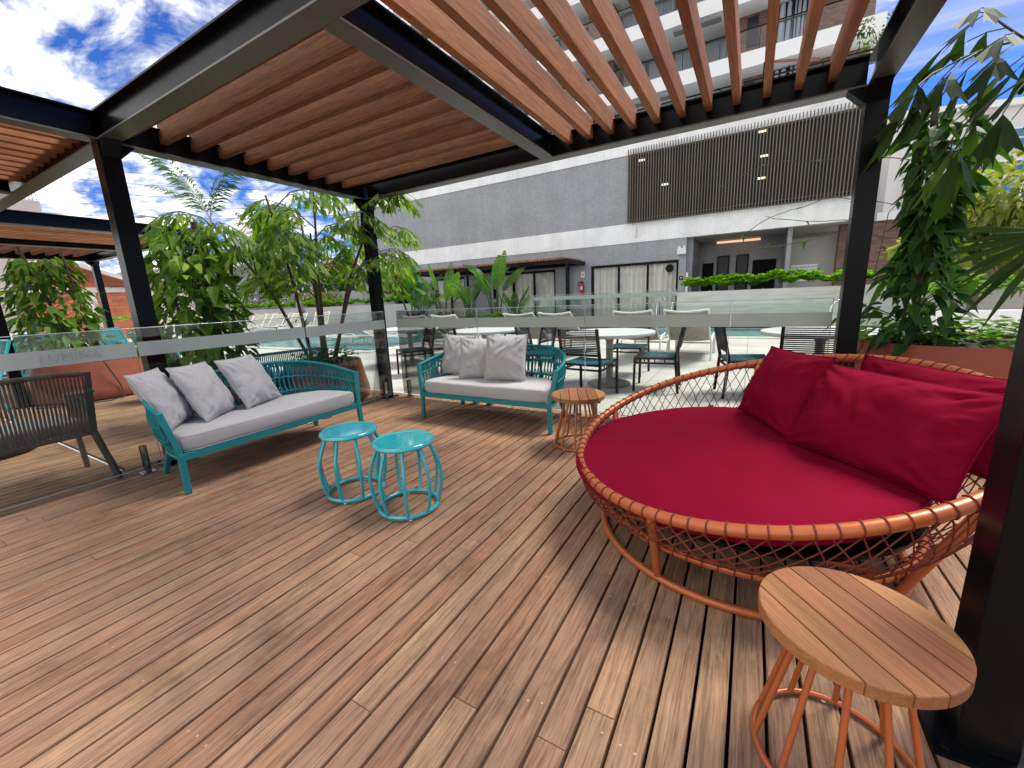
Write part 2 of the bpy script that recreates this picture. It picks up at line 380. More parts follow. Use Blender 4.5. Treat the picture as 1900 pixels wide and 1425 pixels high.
M['vine'] = leafmat('vine_leaf', [(0, (.018, .052, .008)), (.45, (.062, .150, .014)), (.8, (.15, .27, .022)), (1, (.28, .41, .04))])
M['vinedk'] = leafmat('deep_vine_leaf', [(0, (.010, .036, .007)), (.5, (.032, .090, .014)), (.85, (.070, .16, .020)), (1, (.14, .26, .03))], .42, .32)
M['fish'] = leafmat('fishtail_leaf', [(0, (.025, .07, .010)), (.5, (.085, .18, .018)), (1, (.25, .36, .035))], .36, .45)
M['fishdk'] = leafmat('dark_fishtail_leaf', [(0, (.010, .028, .006)), (.6, (.028, .060, .010)), (1, (.075, .12, .018))], .55, .30)
M['banana'] = leafmat('paddle_leaf', [(0, (.025, .075, .015)), (.5, (.05, .14, .025)), (1, (.13, .26, .045))], .36, .4)
M['cover'] = leafmat('ground_cover_leaf', [(0, (.028, .08, .010)), (.5, (.075, .18, .018)), (1, (.19, .32, .03))], .6, .4)
M['sunlime'] = leafmat('sunlit_hedge_leaf', [(0, (.05, .14, .012)), (.5, (.16, .34, .02)), (1, (.38, .58, .06))], .6, .45)  # hedge greens brightened so the colour carries the sun on the wall tops
M['hedge'] = leafmat('hedge_leaf', [(0, (.03, .09, .010)), (.5, (.10, .22, .02)), (1, (.26, .38, .05))], .5, .4)
M['tree'] = leafmat('tree_leaf', [(0, (.015, .045, .010)), (.5, (.045, .11, .020)), (1, (.13, .22, .035))], .5, .35)
M['yellow'] = leafmat('yellow_leaf', [(0, (.08, .11, .02)), (.5, (.20, .23, .045)), (1, (.38, .38, .10))], .5, .4)
M['palm'] = leafmat('palm_leaf', [(0, (.025, .065, .018)), (.5, (.06, .13, .03)), (1, (.15, .23, .05))], .45, .3)
M['paletrunk'] = pm('pale_palm_trunk', (.36, .33, .28), .9, 0, .1, 8, .25, .4, 30, stretch=(1, 1, 5))
def water(name):
    m, t, p = base_mat(name)
    p.inputs['Base Color'].default_value = (.10, .48, .50, 1); p.inputs['Roughness'].default_value = .03; p.inputs['IOR'].default_value = 1.33
    tcd = t.new('ShaderNodeTexCoord'); nz = t.new('ShaderNodeTexNoise'); nz.inputs['Scale'].default_value = 2.5; nz.inputs['Detail'].default_value = 4
    t.link(tcd.outputs['Object'], nz.inputs['Vector'])
    b = t.new('ShaderNodeBump'); b.inputs['Strength'].default_value = .25; b.inputs['Distance'].default_value = .05
    t.link(nz.outputs[0], b.inputs['Height']); t.link(b.outputs[0], p.inputs['Normal'])
    t.link(t.ramp(nz.outputs[0], [(.3, (.015, .15, .165)), (.7, (.05, .30, .31))]), p.inputs['Base Color'])
    return m
M['water'] = water('pool_water')

# ================================================================== SETTING
U = random.uniform
def rv(): 
    while True:
        v = Vector((U(-1, 1), U(-1, 1), U(-1, 1)))
        if .05 < v.length < 1: return v.normalized()

mb = MB(); mb.box((-400, -60, -1.6), (400, 600, -1.2)); struct(mb.build('ground', M['soil']))
mb = MB(); mb.box((-15, -4, -.40), (8, 4.05, -.075)); struct(mb.build('deck_base', M['dark']))
# deck boards: every board an island with its own tint, gaps are real
mb = MB(); sc_ = MB(); PIT = .0969; rd = random.Random(5); joints = []
for k in range(-146, 75):
    x0 = .0300 + PIT * k; x1 = x0 + PIT - .0102; y = -3.2 + rd.uniform(-1.5, 0)
    while y < 3.95:
        L = rd.choice([2.1, 2.8, 3.6, 4.4, 5.2]) + rd.uniform(-.2, .2); y1 = min(3.95, y + L)
        if 3.95 - y1 < .5: y1 = 3.95
        dz = rd.uniform(-.0012, .0012); c = .0025
        vs = [(x0, y, -.052), (x1, y, -.052), (x1, y1 - .0015, -.052), (x0, y1 - .0015, -.052),
              (x0, y, dz - c), (x1, y, dz - c), (x1, y1 - .0015, dz - c), (x0, y1 - .0015, dz - c),
              (x0 + c, y + .001, dz), (x1 - c, y + .001, dz), (x1 - c, y1 - .0025, dz), (x0 + c, y1 - .0025, dz)]
        mb.add(vs, [(8, 9, 10, 11), (0, 1, 5, 4), (1, 2, 6, 5), (2, 3, 7, 6), (3, 0, 4, 7), (4, 5, 9, 8), (5, 6, 10, 9), (6, 7, 11, 10), (7, 4, 8, 11)], rd.random())
        y = y1
    if -4 < x0 < 1.2:
        for yj in (.35, .92, 1.48, 2.05, 2.62, 3.2):
            if rd.random() < .55:
                for q in (.024, .066):
                    if rd.random() < .7: sc_.lathe([(.0042, 0), (.0036, .0006)], 8, (x0 + q, yj + rd.uniform(-.01, .01), .0006 + dz))
struct(mb.build('deck', M['deck']))
plug = pm('wood_plug', (.40, .31, .20), .7); struct(sc_.build('deck_screws', plug))
mb = MB()
for x in range(-15, 8):
    mb.box((x * 1.0 + .003, 3.957, -.02), (x * 1.0 + .997, 4.045, .0), rd.random())
bw = wood('deck_border_wood', DECKC, 0, .68, 1.0, .6, .14); struct(mb.build('deck_border', bw, bevel=.002))
mb = MB(); mb.box((-8.2, 1.085, .001), (-4.37, 1.10, .004)); struct(mb.build('deck_trim', M['white']))
mb = MB(); mb.box((-8.2, 1.10, .0015), (-4.37, 1.118, .0035)); struct(mb.build('deck_channel', M['black']))
# terrace paving around the L shaped pool
PX0, PX1, PX2, PY0, PY1, PY2 = -17.0, -8.8, 5.5, 7.55, 12.0, 15.2
mb = MB()
for lo, hi in (((-60, 4.05), (60, PY0)), ((-60, PY0), (PX0, 40)), ((PX1, PY0), (60, PY1)), ((PX2, PY1), (60, 40)), ((PX0, PY2), (PX2, 40))):
    mb.box((*lo, -.4), (*hi, -.012))
struct(mb.build('terrace_paving', M['pave']))
mb = MB()
def coping(lo, hi): mb.box((*lo, -.05), (*hi, .012))
coping((PX0 - .3, PY0 - .3), (PX1, PY0)); coping((PX1, PY0 - .3), (PX1 + .3, PY1 - .3)); coping((PX1, PY1 - .3), (PX2 + .3, PY1)); coping((PX0 - .3, PY0), (PX0, PY2)); coping((PX0, PY2), (PX2, PY2 + .25))
struct(mb.build('pool_coping', M['pave'], bevel=.004))
mb = MB(); mb.box((PX0, PY0, -1.1), (PX1, PY2, -1.0)); mb.box((PX1, PY1, -1.1), (PX2, PY2, -1.0))
struct(mb.build('pool_floor', M['pooltile']))
mb = MB(); mb.face([(PX0, PY0, -.07), (PX1, PY0, -.07), (PX1, PY2, -.07), (PX0, PY2, -.07)]); mb.face([(PX1, PY1, -.07), (PX2, PY1, -.07), (PX2, PY2, -.07), (PX1, PY2, -.07)])
struct(mb.build('pool_water', M['water']))

# ================================================================== PERGOLA
XL, XR, YN, YF = -4.25, .68, 1.34, 3.86; ZB, ZT = 2.48, 2.665; WB = .12
def ibeam(p0, p1, w=WB, z0=ZB, z1=ZT):
    """channel/I section: flanges with a recessed web"""
    m = MB(); p0 = Vector((*p0, 0)); p1 = Vector((*p1, 0)); t = .011
    z = Vector((0, 0, 1))
    m.bar(p0 + z * (z1 - t / 2), p1 + z * (z1 - t / 2), w, t)
    m.bar(p0 + z * ((z0 + z1) / 2), p1 + z * ((z0 + z1) / 2), .03, z1 - z0 - 2 * t - .001); return m
def bslat(lo, hi, r, name_mat, parent):
    m = MB(); m.box(lo, hi, r); return m.build('roof_slat', name_mat, parent, bevel=.004)
def make_pergola(posts, label):
    root = empty('pergola', (0, 0, 0), 0, label, 'pergola', 'black steel pergolas over the deck')
    h = WB / 2
    for (x, y) in posts:
        m = MB(); m.box((x - h, y - h, .012), (x + h, y + h, ZB - .002)); po = m.build('post', M['black'], root, bevel=.004)
        m = MB(); m.box((x - .11, y - .11, .001), (x + .11, y + .11, .011)); [m.lathe([(.012, .011), (.012, .019), (.006, .022)], 8, (x + i * .088, y + j * .088, 0)) for i in (-1, 1) for j in (-1, 1)]; m.build('base_plate', M['black'], po)
        for sx, sy in ((1, 0), (-1, 0), (0, 1), (0, -1)):
            px, py = x + sx * h, y + sy * h
            if not (XL - .02 <= px <= XR + .02 and YN - .02 <= py <= YF + .02) or (abs(px - XL) < .02 and sx < 0) or (abs(px - XR) < .02 and sx > 0) or (abs(py - YN) < .02 and sy < 0) or (abs(py - YF) < .02 and sy > 0):
                continue
            m = MB(); q = .10; a = Vector((px, py, ZB - .003)); b = a + Vector((sx * q, sy * q, 0)); c = a - Vector((0, 0, q)); n = Vector((sy, sx, 0)) * (h - .01)
            m.add([a + n, b + n, c + n, a - n, b - n, c - n], [(0, 1, 2), (5, 4, 3), (0, 3, 4, 1), (1, 4, 5, 2), (2, 5, 3, 0)]); m.build('gusset', M['black'], po)
    for a, b in (((XL + WB + .002, YN + h), (XR - WB - .002, YN + h)), ((XL + WB + .002, YF - h), (XR - WB - .002, YF - h)), ((XL + h, YN), (XL + h, YF)), ((XR - h, YN), (XR - h, YF)), ((-1.71, YN + WB + .002), (-1.71, YF - WB - .002))):
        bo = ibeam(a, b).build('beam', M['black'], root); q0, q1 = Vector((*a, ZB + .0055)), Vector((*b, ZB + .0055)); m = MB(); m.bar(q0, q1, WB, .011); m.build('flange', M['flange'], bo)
    rr = random.Random(3)
    z0, z1 = 2.565, 2.715
    for k in range(11):
        x = -1.525 + .1875 * k; bslat((x, YN + .075, z0), (x + .05, YF - .075, z1), rr.random(), M['slat'], root)
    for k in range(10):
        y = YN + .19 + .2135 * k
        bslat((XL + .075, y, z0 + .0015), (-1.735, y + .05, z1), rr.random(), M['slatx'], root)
    return root
hh = WB / 2
PA, PB, PC_, PD = (XL + hh, YN + hh), (XL + hh, YF - hh), (XR - hh, YF - hh), (XR - hh, YN + hh)
make_pergola([PA, PB, PC_, PD], 'black steel pergola with timber slats over the sofas and red daybed')
p2 = make_pergola([PA, PB], 'black pergola joined to the big one at its left corner post'); p2.location = (-4.81, -2.39, .0035)
p3 = make_pergola([PA, PB, PC_], 'black slatted pergola behind the vines, over turquoise chairs'); p3.location = (-9.25, .0, .003)

# ================================================================== FENCES
def text(name, s, size, mat, parent, loc, rot, ext=.0004, align='CENTER'):
    c = bpy.data.curves.new(name, 'FONT'); c.body = s; c.size = size; c.extrude = ext; c.align_x = align; c.align_y = 'CENTER'
    tmp = bpy.data.objects.new('tmp', c); COL.objects.link(tmp); bpy.context.view_layer.update()
    me = bpy.data.meshes.new_from_object(tmp.evaluated_get(bpy.context.evaluated_depsgraph_get())); bpy.data.objects.remove(tmp); bpy.data.curves.remove(c)
    me.name = name; o = bpy.data.objects.new(name, me); COL.objects.link(o); me.materials.clear(); me.materials.append(mat)
    o.parent = parent; o.location = loc; o.rotation_euler = rot; return o
def glass_panel(p0, p1, label, group, ztop=1.14, zb=.05, b0=.925, b1=1.035, word=None, spg=True, wx=0):
    p0, p1 = Vector((*p0, 0)), Vector((*p1, 0)); L = (p1 - p0).length; d = (p1 - p0).normalized()
    rz = math.atan2(d.y, d.x)
    m = MB(); m.box((0, -.006, zb), (L, .006, ztop)); o = m.build('glass_panel', M['glass'], None, loc=p0, rz=rz)
    tag(o, label, 'glass panel', group)
    m = MB(); m.box((.001, -.0085, b0), (L - .001, -.0070, b1)); m.build('frosted_band', M['frost'], o)
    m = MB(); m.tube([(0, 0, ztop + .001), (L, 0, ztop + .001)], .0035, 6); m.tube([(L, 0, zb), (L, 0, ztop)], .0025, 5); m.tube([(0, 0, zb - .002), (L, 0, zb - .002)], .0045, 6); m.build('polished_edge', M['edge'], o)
    if spg:
        for x in (.10, L - .10):
            m = MB(); m.box((x - .020, -.018, .012), (x + .020, -.0095, .23)); m.box((x - .020, .0095, .012), (x + .020, .018, .23)); m.box((x - .045, -.045, .001), (x + .045, .045, .011))
            for z in (.09, .18): m.tube([(x, -.018, z), (x, -.024, z)], .009, 10)
            m.build('spigot', M['spigot'], o, bevel=.002)
    if word:
        text('lettering', word, .085, M['etch'], o, (wx, -.0095, (b0 + b1) / 2 - .003), (R(90), 0, 0))
    return o
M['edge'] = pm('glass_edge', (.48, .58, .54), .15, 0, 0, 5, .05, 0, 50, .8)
gs = 'glass panels along the sofas'
xs = -4.10
glass_panel((xs, -1.55), (xs, -.14), 'glass fence panel nearest the camera on the left edge', gs)
glass_panel((xs, -.13), (xs, 1.275), 'glass fence panel in front of the brown armchair, etched with a word', gs, word='LÚMINA', wx=1.05)
glass_panel((xs, 1.285), (xs, 2.685), 'glass fence panel behind the left half of the long side sofa', gs)
glass_panel((xs, 2.695), (xs, 3.80), 'glass fence panel between the side sofa and the corner post', gs)
gf = 'glass panels facing the pool'
yf = 3.93
glass_panel((-4.0, yf), (-2.735, yf), 'glass fence panel at the corner left of the far sofa', gf)
glass_panel((-2.725, yf), (-1.43, yf), 'glass fence panel right behind the far sofa', gf)
glass_panel((-1.42, yf), (-.145, yf), 'glass fence panel behind the small far table, etched with a word', gf, word='LÚMINA', wx=.50)
glass_panel((-.135, yf), (.54, yf), 'short glass fence panel left of the post by the big planter', gf)
gp = 'glass panels beyond the pool'
for i, (a, b, lb) in enumerate(((-10.2, -8.0, 'glass pool fence panel behind the leftmost paddle leaf clumps'), (-7.95, -5.1, 'glass pool fence panel below the fire extinguisher'), (-5.05, -2.25, 'glass pool fence panel in front of the curtained sliding door'))):
    glass_panel((a, 15.5), (b, 15.5), lb, gp, 1.26, .1, 1.06, 1.20, None, False)

# ================================================================== FURNITURE
def pillow(name, bl, br, tr, tl, th, mat, label, group, seed=0, n=44, pinch=.05, wr=.015):
    bl, br, tr, tl = map(Vector, (bl, br, tr, tl)); c = (bl + br + tr + tl) / 4
    nn = ((br - bl) + (tr - tl)).cross((tl - bl) + (tr - br)).normalized()
    def P(u, v, s):
        uu, vv = u * 2 - 1, v * 2 - 1
        e = 1 - pinch * (1 - uu * uu) ** .8; e2 = 1 - pinch * (1 - vv * vv) ** .8
        u2 = .5 + .5 * uu * e2; v2 = .5 + .5 * vv * e
        p = bl * (1 - u2) * (1 - v2) + br * u2 * (1 - v2) + tr * u2 * v2 + tl * (1 - u2) * v2
        a = max(0, (1 - abs(uu) ** 2.2) * (1 - abs(vv) ** 2.2)) ** .62
        q = Vector((u * 5 + seed * 7.3, v * 5, s * 3.1 + seed))
        ed = min(1, 4 * min(u, 1 - u, v, 1 - v) + .15)
        w = wr * (noise.noise(q * .7) * 1.4 + noise.noise(Vector((q.x * 2.2 + 2 * noise.noise(q * .5), q.y * .9, q.z))) * .9 + (1 - ed) * noise.noise(Vector((u * 26 + seed, v * 26, s))) * 1.0)
        # creases radiating from the corners
        for (a0, b0) in ((0, 0), (1, 0), (1, 1), (0, 1)):
            dx, dy = u - a0, v - b0; dd = math.hypot(dx, dy)
            if dd < .42: w += wr * .9 * (1 - dd / .42) * math.sin(math.atan2(dy, dx) * 11 + seed * 2 + a0 * 3) * min(1, dd * 9)
        return p + nn * s * (th * .5 * a + w * min(1, a * 2.5)) + Vector((0, 0, -.012 * a))
    m = MB(); m.grid(lambda u, v: P(u, v, 1), n, n); m.grid(lambda u, v: P(1 - u, v, -1), n, n)
    o = m.build(name, mat, None, smooth=60)
    me = o.data
    import bmesh
    b = bmesh.new(); b.from_mesh(me); bmesh.ops.remove_doubles(b, verts=b.verts, dist=.0008); b.to_mesh(me); b.free()
    m = MB(); per = [P(t, 0, 1) for t in [i / n for i in range(n)]] + [P(1, i / n, 1) for i in range(n)] + [P(1 - i / n, 1, 1) for i in range(n)] + [P(0, 1 - i / n, 1) for i in range(n)]
    m.tube(per, .0035, 5, True); m.build('piping', mat, o, smooth=60)
    return tag(o, label, 'pillow', group)

def half(L, D, n, ex=.55, ey=.8):
    out = []
    for i in range(n + 1):
        th = math.pi * i / n; c, s = math.cos(th), math.sin(th)
        out.append((L * math.copysign(abs(c) ** ex, c), D * abs(s) ** ey))
    P = [Vector((x, y, 0)) for x, y in out]; acc = [0]; 
    fine = []
    for i in range(601):
        th = math.pi * i / 600; c, s = math.cos(th), max(0.0, math.sin(th)); fine.append(Vector((L * math.copysign(abs(c) ** ex, c), D * s ** ey, 0)))
    for i in range(600): acc.append(acc[-1] + (fine[i + 1] - fine[i]).length)
    out = []; j = 0
    for i in range(n + 1):
        t = acc[-1] * i / n
        while j < 599 and acc[j + 1] < t: j += 1
        f = (t - acc[j]) / max(1e-9, acc[j + 1] - acc[j]); q = fine[j].lerp(fine[j + 1], min(1, max(0, f))); out.append((q.x, q.y))
    return out            # from +x round the back to -x, even spacing
def make_sofa(label, rope, paint):
    root = empty('rope_sofa', (0, 0, 0), 0, label, 'sofa', 'teal rope sofas on the deck')
    N = 116
    bot = half(.75, .60, N); top = half(.80, .66, N)
    def zt(i):
        return .575 + .145 * min(1, max(0.0, top[i][1] / .66) * 1.02) ** 1.15
    B = [Vector((x, y, .262)) for x, y in bot]; T = [Vector((x, .04 + y, zt(i))) for i, (x, y) in enumerate(top)]
    m = MB(); m.tube(B, .017, 8); m.bar((-.745, 0, .262), (.745, 0, .262), .034, .048); m.build('seat_frame', paint, root, smooth=50)
    m = MB(); m.tube(T, .016, 10); m.build('top_rail', rope, root, smooth=60)
    for s in (-1, 1):
        m = MB(); m.bar((s * .755, -.005, .003), (s * .75, 0, .285), .040, .036, up=(0, 1, 0)); m.build('leg', paint, root, bevel=.006)
        m = MB(); m.bar((s * .75, 0, .27), (s * .805, .04, .592), .036, .032, up=(0, 1, 0)); m.build('arm_post', paint, root, bevel=.006)
        m = MB(); m.bar((s * .66, .60, .003), (s * .62, .53, .25), .036, .036, up=(0, 1, 0)); m.build('leg', paint, root, bevel=.006)
    for s in (-.36, .36):
        m = MB(); m.bar((s, 0.01, .235), (s, .60, .235), .03, .02); m.build('cross_bar', paint, root)
    m = MB(); rr = random.Random(2)
    def at(i, t, bulge=.02):
        p = B[i].lerp(T[i], t); o = Vector((p.x * .55, p.y - .2, 0)); 
        if o.length > 0: o.normalize()
        return p + o * bulge * math.sin(math.pi * t)
    for i in range(1, N):
        k = 1 if i % 2 else -1; j = max(0, min(N, i + (1 if k > 0 else 0)))
        pts = [B[i] - Vector((0, 0, .018)), at(i, .17), at(i, .34, .024 + .008 * k), at(j, .5), at(j, .66, .024 - .008 * k), at(i, .83), T[i] + Vector((0, 0, .016))]
        m.tube(pts, .0068, 5, r=rr.random())
    m.build('rope_weave', rope, root, smooth=70)
    for t in (.36, .67):
        m = MB(); m.tube([at(i, t, .026) + Vector((0, 0, .004 * math.sin(i * math.pi / 2))) for i in range(2, N - 1)], .011, 7); m.build('rope_band', rope, root, smooth=70)
    # seat cushion
    o2 = [(x * .965, .02 + y * .95) for x, y in half(.75, .60, 60)]
    out = o2 + [(-.72 + 1.44 * i / 24, -.006 - .010 * math.sin(math.pi * i / 24)) for i in range(1, 24)]
    out = [Vector((x, y, 0)) for x, y in out]; cen = Vector((0, .27, 0))
    m = MB(); lay = [(.035, .282), (.008, .292), (0, .315), (.0, .375), (.007, .398), (.022, .409), (.05, .414), (.16, .417), (.4, .419)]; nO = len(out); k = 0
    for ins, z in lay:
        for q, p in enumerate(out):
            d = (cen - p); f = min(.98, ins / max(.05, d.length)); pp = p + d * f
            m.v.append((pp.x, pp.y, z + .007 * noise.noise(Vector((pp.x * 3.5, pp.y * 5, z * 3))) + .003 * noise.noise(Vector((pp.x * 14, pp.y * 12, z * 9)))))
    for a in range(len(lay) - 1):
        for q in range(nO):
            q2 = (q + 1) % nO; m.f.append((a * nO + q, a * nO + q2, (a + 1) * nO + q2, (a + 1) * nO + q)); m.r.append(.5)
    m.f.append(tuple((len(lay) - 1) * nO + q for q in range(nO))); m.r.append(.5); m.f.append(tuple(reversed(range(nO)))); m.r.append(.5)
    cu = m.build('seat_cushion', M['grey'], root, smooth=60)
    m = MB()
    for ins, z in ((.009, .3965), (.009, .293)): m.tube([p + (cen - p).normalized() * ins + Vector((0, 0, z)) for p in out], .0035, 5, True)
    m.build('piping', M['grey'], cu, smooth=60)
    return root
sofa1 = make_sofa('teal rope sofa along the left glass, its end toward the camera', M['tealrope'], M['teal'])
sofa1.location = (-3.33, 1.89, .002); sofa1.rotation_euler = (0, 0, R(90))
sofa2 = copy_tree(sofa1, (-2.275, 3.25, .002), R(1), 'teal rope sofa facing the camera in front of the pool glass')
sofa3 = copy_tree(sofa1, (-5.52, 2.9, .002), R(-98), 'darker teal rope sofa outside the glass, only its back top showing')
gp1, gp2 = 'grey pillows on the side sofa', 'grey pillows on the far sofa'
def leanpil(ax, ay, ox, oy, h, zb, lean, rollv, th, lab, grp, seed, bx):
    """ax,ay unit along the sofa, ox,oy unit towards its back; bx base point"""
    a = Vector((ax, ay, 0)); b = Vector((ox, oy, 0)); u = Vector((0, 0, 1))
    up = (u * math.cos(lean) + b * math.sin(lean)); rt = (a * math.cos(rollv) + up * math.sin(rollv)); up2 = (up * math.cos(rollv) - a * math.sin(rollv))
    p = Vector((*bx, zb)); hw = h / 2
    return pillow('pillow', p - rt * hw, p + rt * hw, p + rt * hw + up2 * h, p - rt * hw + up2 * h, th, M['grey'], lab, grp, seed)
for q, lab, sd_ in ((((-3.51, 1.18, .425), (-3.83, 1.46, .425), (-3.95, 1.33, .835), (-3.76, 1.07, .83)), 'grey pillow nearest the camera on the long side sofa', 1),
                  (((-3.495, 1.40, .425), (-3.76, 1.75, .425), (-3.89, 1.63, .84), (-3.78, 1.32, .84)), 'middle of three grey pillows on the side sofa', 2),
                  (((-3.61, 1.755, .425), (-3.81, 2.17, .425), (-3.93, 2.02, .845), (-3.82, 1.665, .84)), 'grey pillow with a crumpled corner next to the open seat of the side sofa', 3)):
    pillow('pillow', *q, .19, M['grey'], lab, gp1, sd_)
leanpil(.98, -.05, .05, .98, .46, .425, R(20), R(0), .17, 'hindmost grey pillow at the left arm of the far sofa', gp2, 4, (-2.855, 3.60))
leanpil(.93, .38, -.38, .93, .43, .425, R(16), R(-2), .17, 'grey pillow in the middle overlapping two others on the far sofa', gp2, 5, (-2.455, 3.50))
leanpil(.99, .08, -.08, .99, .47, .425, R(17), R(2), .19, 'widest grey pillow at the right end of the row on the far sofa', gp2, 6, (-2.12, 3.47))

# ---- barrel stools
def make_stool(label):
    root = empty('barrel_stool', (0, 0, 0), 0, label, 'stool', 'pair of turquoise barrel stools'); rt = .180
    m = MB(); m.lathe([(rt - .03, .414), (rt - .004, .418), (rt + .002, .428), (rt - .002, .439), (rt - .008, .4435), (rt - .016, .4415), (rt - .05, .4405), (.02, .4400)], 56); m.build('seat', M['stool'], root, smooth=40)
    m = MB(); m.tube([(.178 * math.cos(a), .178 * math.sin(a), .020) for a in [2 * math.pi * i / 56 for i in range(56)]], .0125, 10, True); m.build('foot_ring', M['stool'], root, smooth=60)
    for k in range(9):
        a = 2 * math.pi * (k + .35) / 9; m = MB()
        prof = [(.155, .418), (.163, .39), (.185, .34), (.205, .28), (.213, .22), (.210, .16), (.200, .10), (.188, .055), (.178, .022)]
        m.tube([(r_ * math.cos(a), r_ * math.sin(a), z) for r_, z in prof], .0108, 8); m.build('leg', M['stool'], root, smooth=60)
    for k in range(4):
        a = 2 * math.pi * k / 4 + .5; m = MB(); m.lathe([(.009, .0), (.009, .009)], 10, (.178 * math.cos(a), .178 * math.sin(a), .0005)); m.build('foot_pad', M['white'], root)
    return root
st = make_stool('turquoise barrel stool standing nearer the long side sofa'); st.location = (-2.25, 1.680, .001)
copy_tree(st, (-1.762, 1.683, .001), .3, 'turquoise barrel stool in front, standing closer to the daybed')

# ---- side tables
def make_table(label):
    root = empty('side_table', (0, 0, 0), 0, label, 'side table', 'round plank side tables'); Rr = .21; n = 6
    edges = [-Rr + 2 * Rr * i / n for i in range(n + 1)]; rr = [.95, .05, .42, .8, .2, .62]
    for i in range(n):
        x0, x1 = edges[i] + .0016, edges[i + 1] - .0016
        x0 = max(x0, -Rr + .0005); x1 = min(x1, Rr - .0005); K = 14
        def poly(ins):
            q = Rr - ins; xa, xb = max(x0 + (ins * .3), -q + .0002), min(x1 - ins * .3, q - .0002)
            xs_ = [xa + (xb - xa) * t / K for t in range(K + 1)]
            return [(x, -math.sqrt(max(0, q * q - x * x))) for x in xs_] + [(x, math.sqrt(max(0, q * q - x * x))) for x in reversed(xs_)]
        m = MB(); a = poly(.004); b = poly(0); nn = len(a)
        L3 = [(a, .404), (b, .408), (b, .437), (poly(.002), .4395), (poly(.004), .4402)]
        for pl, z in L3: m.v += [(x, y, z) for x, y in pl]
        for l in range(len(L3) - 1):
            for q in range(nn): m.f.append((l * nn + q, l * nn + (q + 1) % nn, (l + 1) * nn + (q + 1) % nn, (l + 1) * nn + q)); m.r.append(rr[i])
        m.f.append(tuple((len(L3) - 1) * nn + q for q in range(nn))); m.r.append(rr[i]); m.f.append(tuple(reversed(range(nn)))); m.r.append(rr[i])
        m.build('plank', M['table'], root)
    m = MB(); m.lathe([(.12, .392), (.12, .403)], 32); m.build('top_plate', M['copper'], root)
    ring = lambda r_, z: [(r_ * math.cos(2 * math.pi * i / 48), r_ * math.sin(2 * math.pi * i / 48), z) for i in range(48)]
    m = MB(); m.tube(ring(.192, .0125), .0088, 10, True); m.build('foot_ring', M['copper'], root, smooth=60)
    for k in range(10):
        a = 2 * math.pi * (k + .2) / 10; m = MB(); m.tube([(.192 * math.cos(a), .192 * math.sin(a), .012), (.105 * math.cos(a), .105 * math.sin(a), .393)], .0082, 8); m.build('leg', M['copper'], root, smooth=60)
    for k in range(4):
        a = 2 * math.pi * k / 4 + .9; m = MB(); m.lathe([(.008, 0), (.008, .006)], 10, (.192 * math.cos(a), .192 * math.sin(a), .0005)); m.build('foot_pad', M['white'], root)
    return root
tb = make_table('round plank side table with copper rods in front of the red daybed'); tb.location = (.272, 1.150, .001); tb.rotation_euler = (0, 0, R(38)); tb.scale = (.96, .96, 1)
t2 = copy_tree(tb, (-1.2, 3.13, .001), R(24), 'small round plank side table beside the right arm of the far sofa'); t2.scale = (1.05, 1.05, 1)

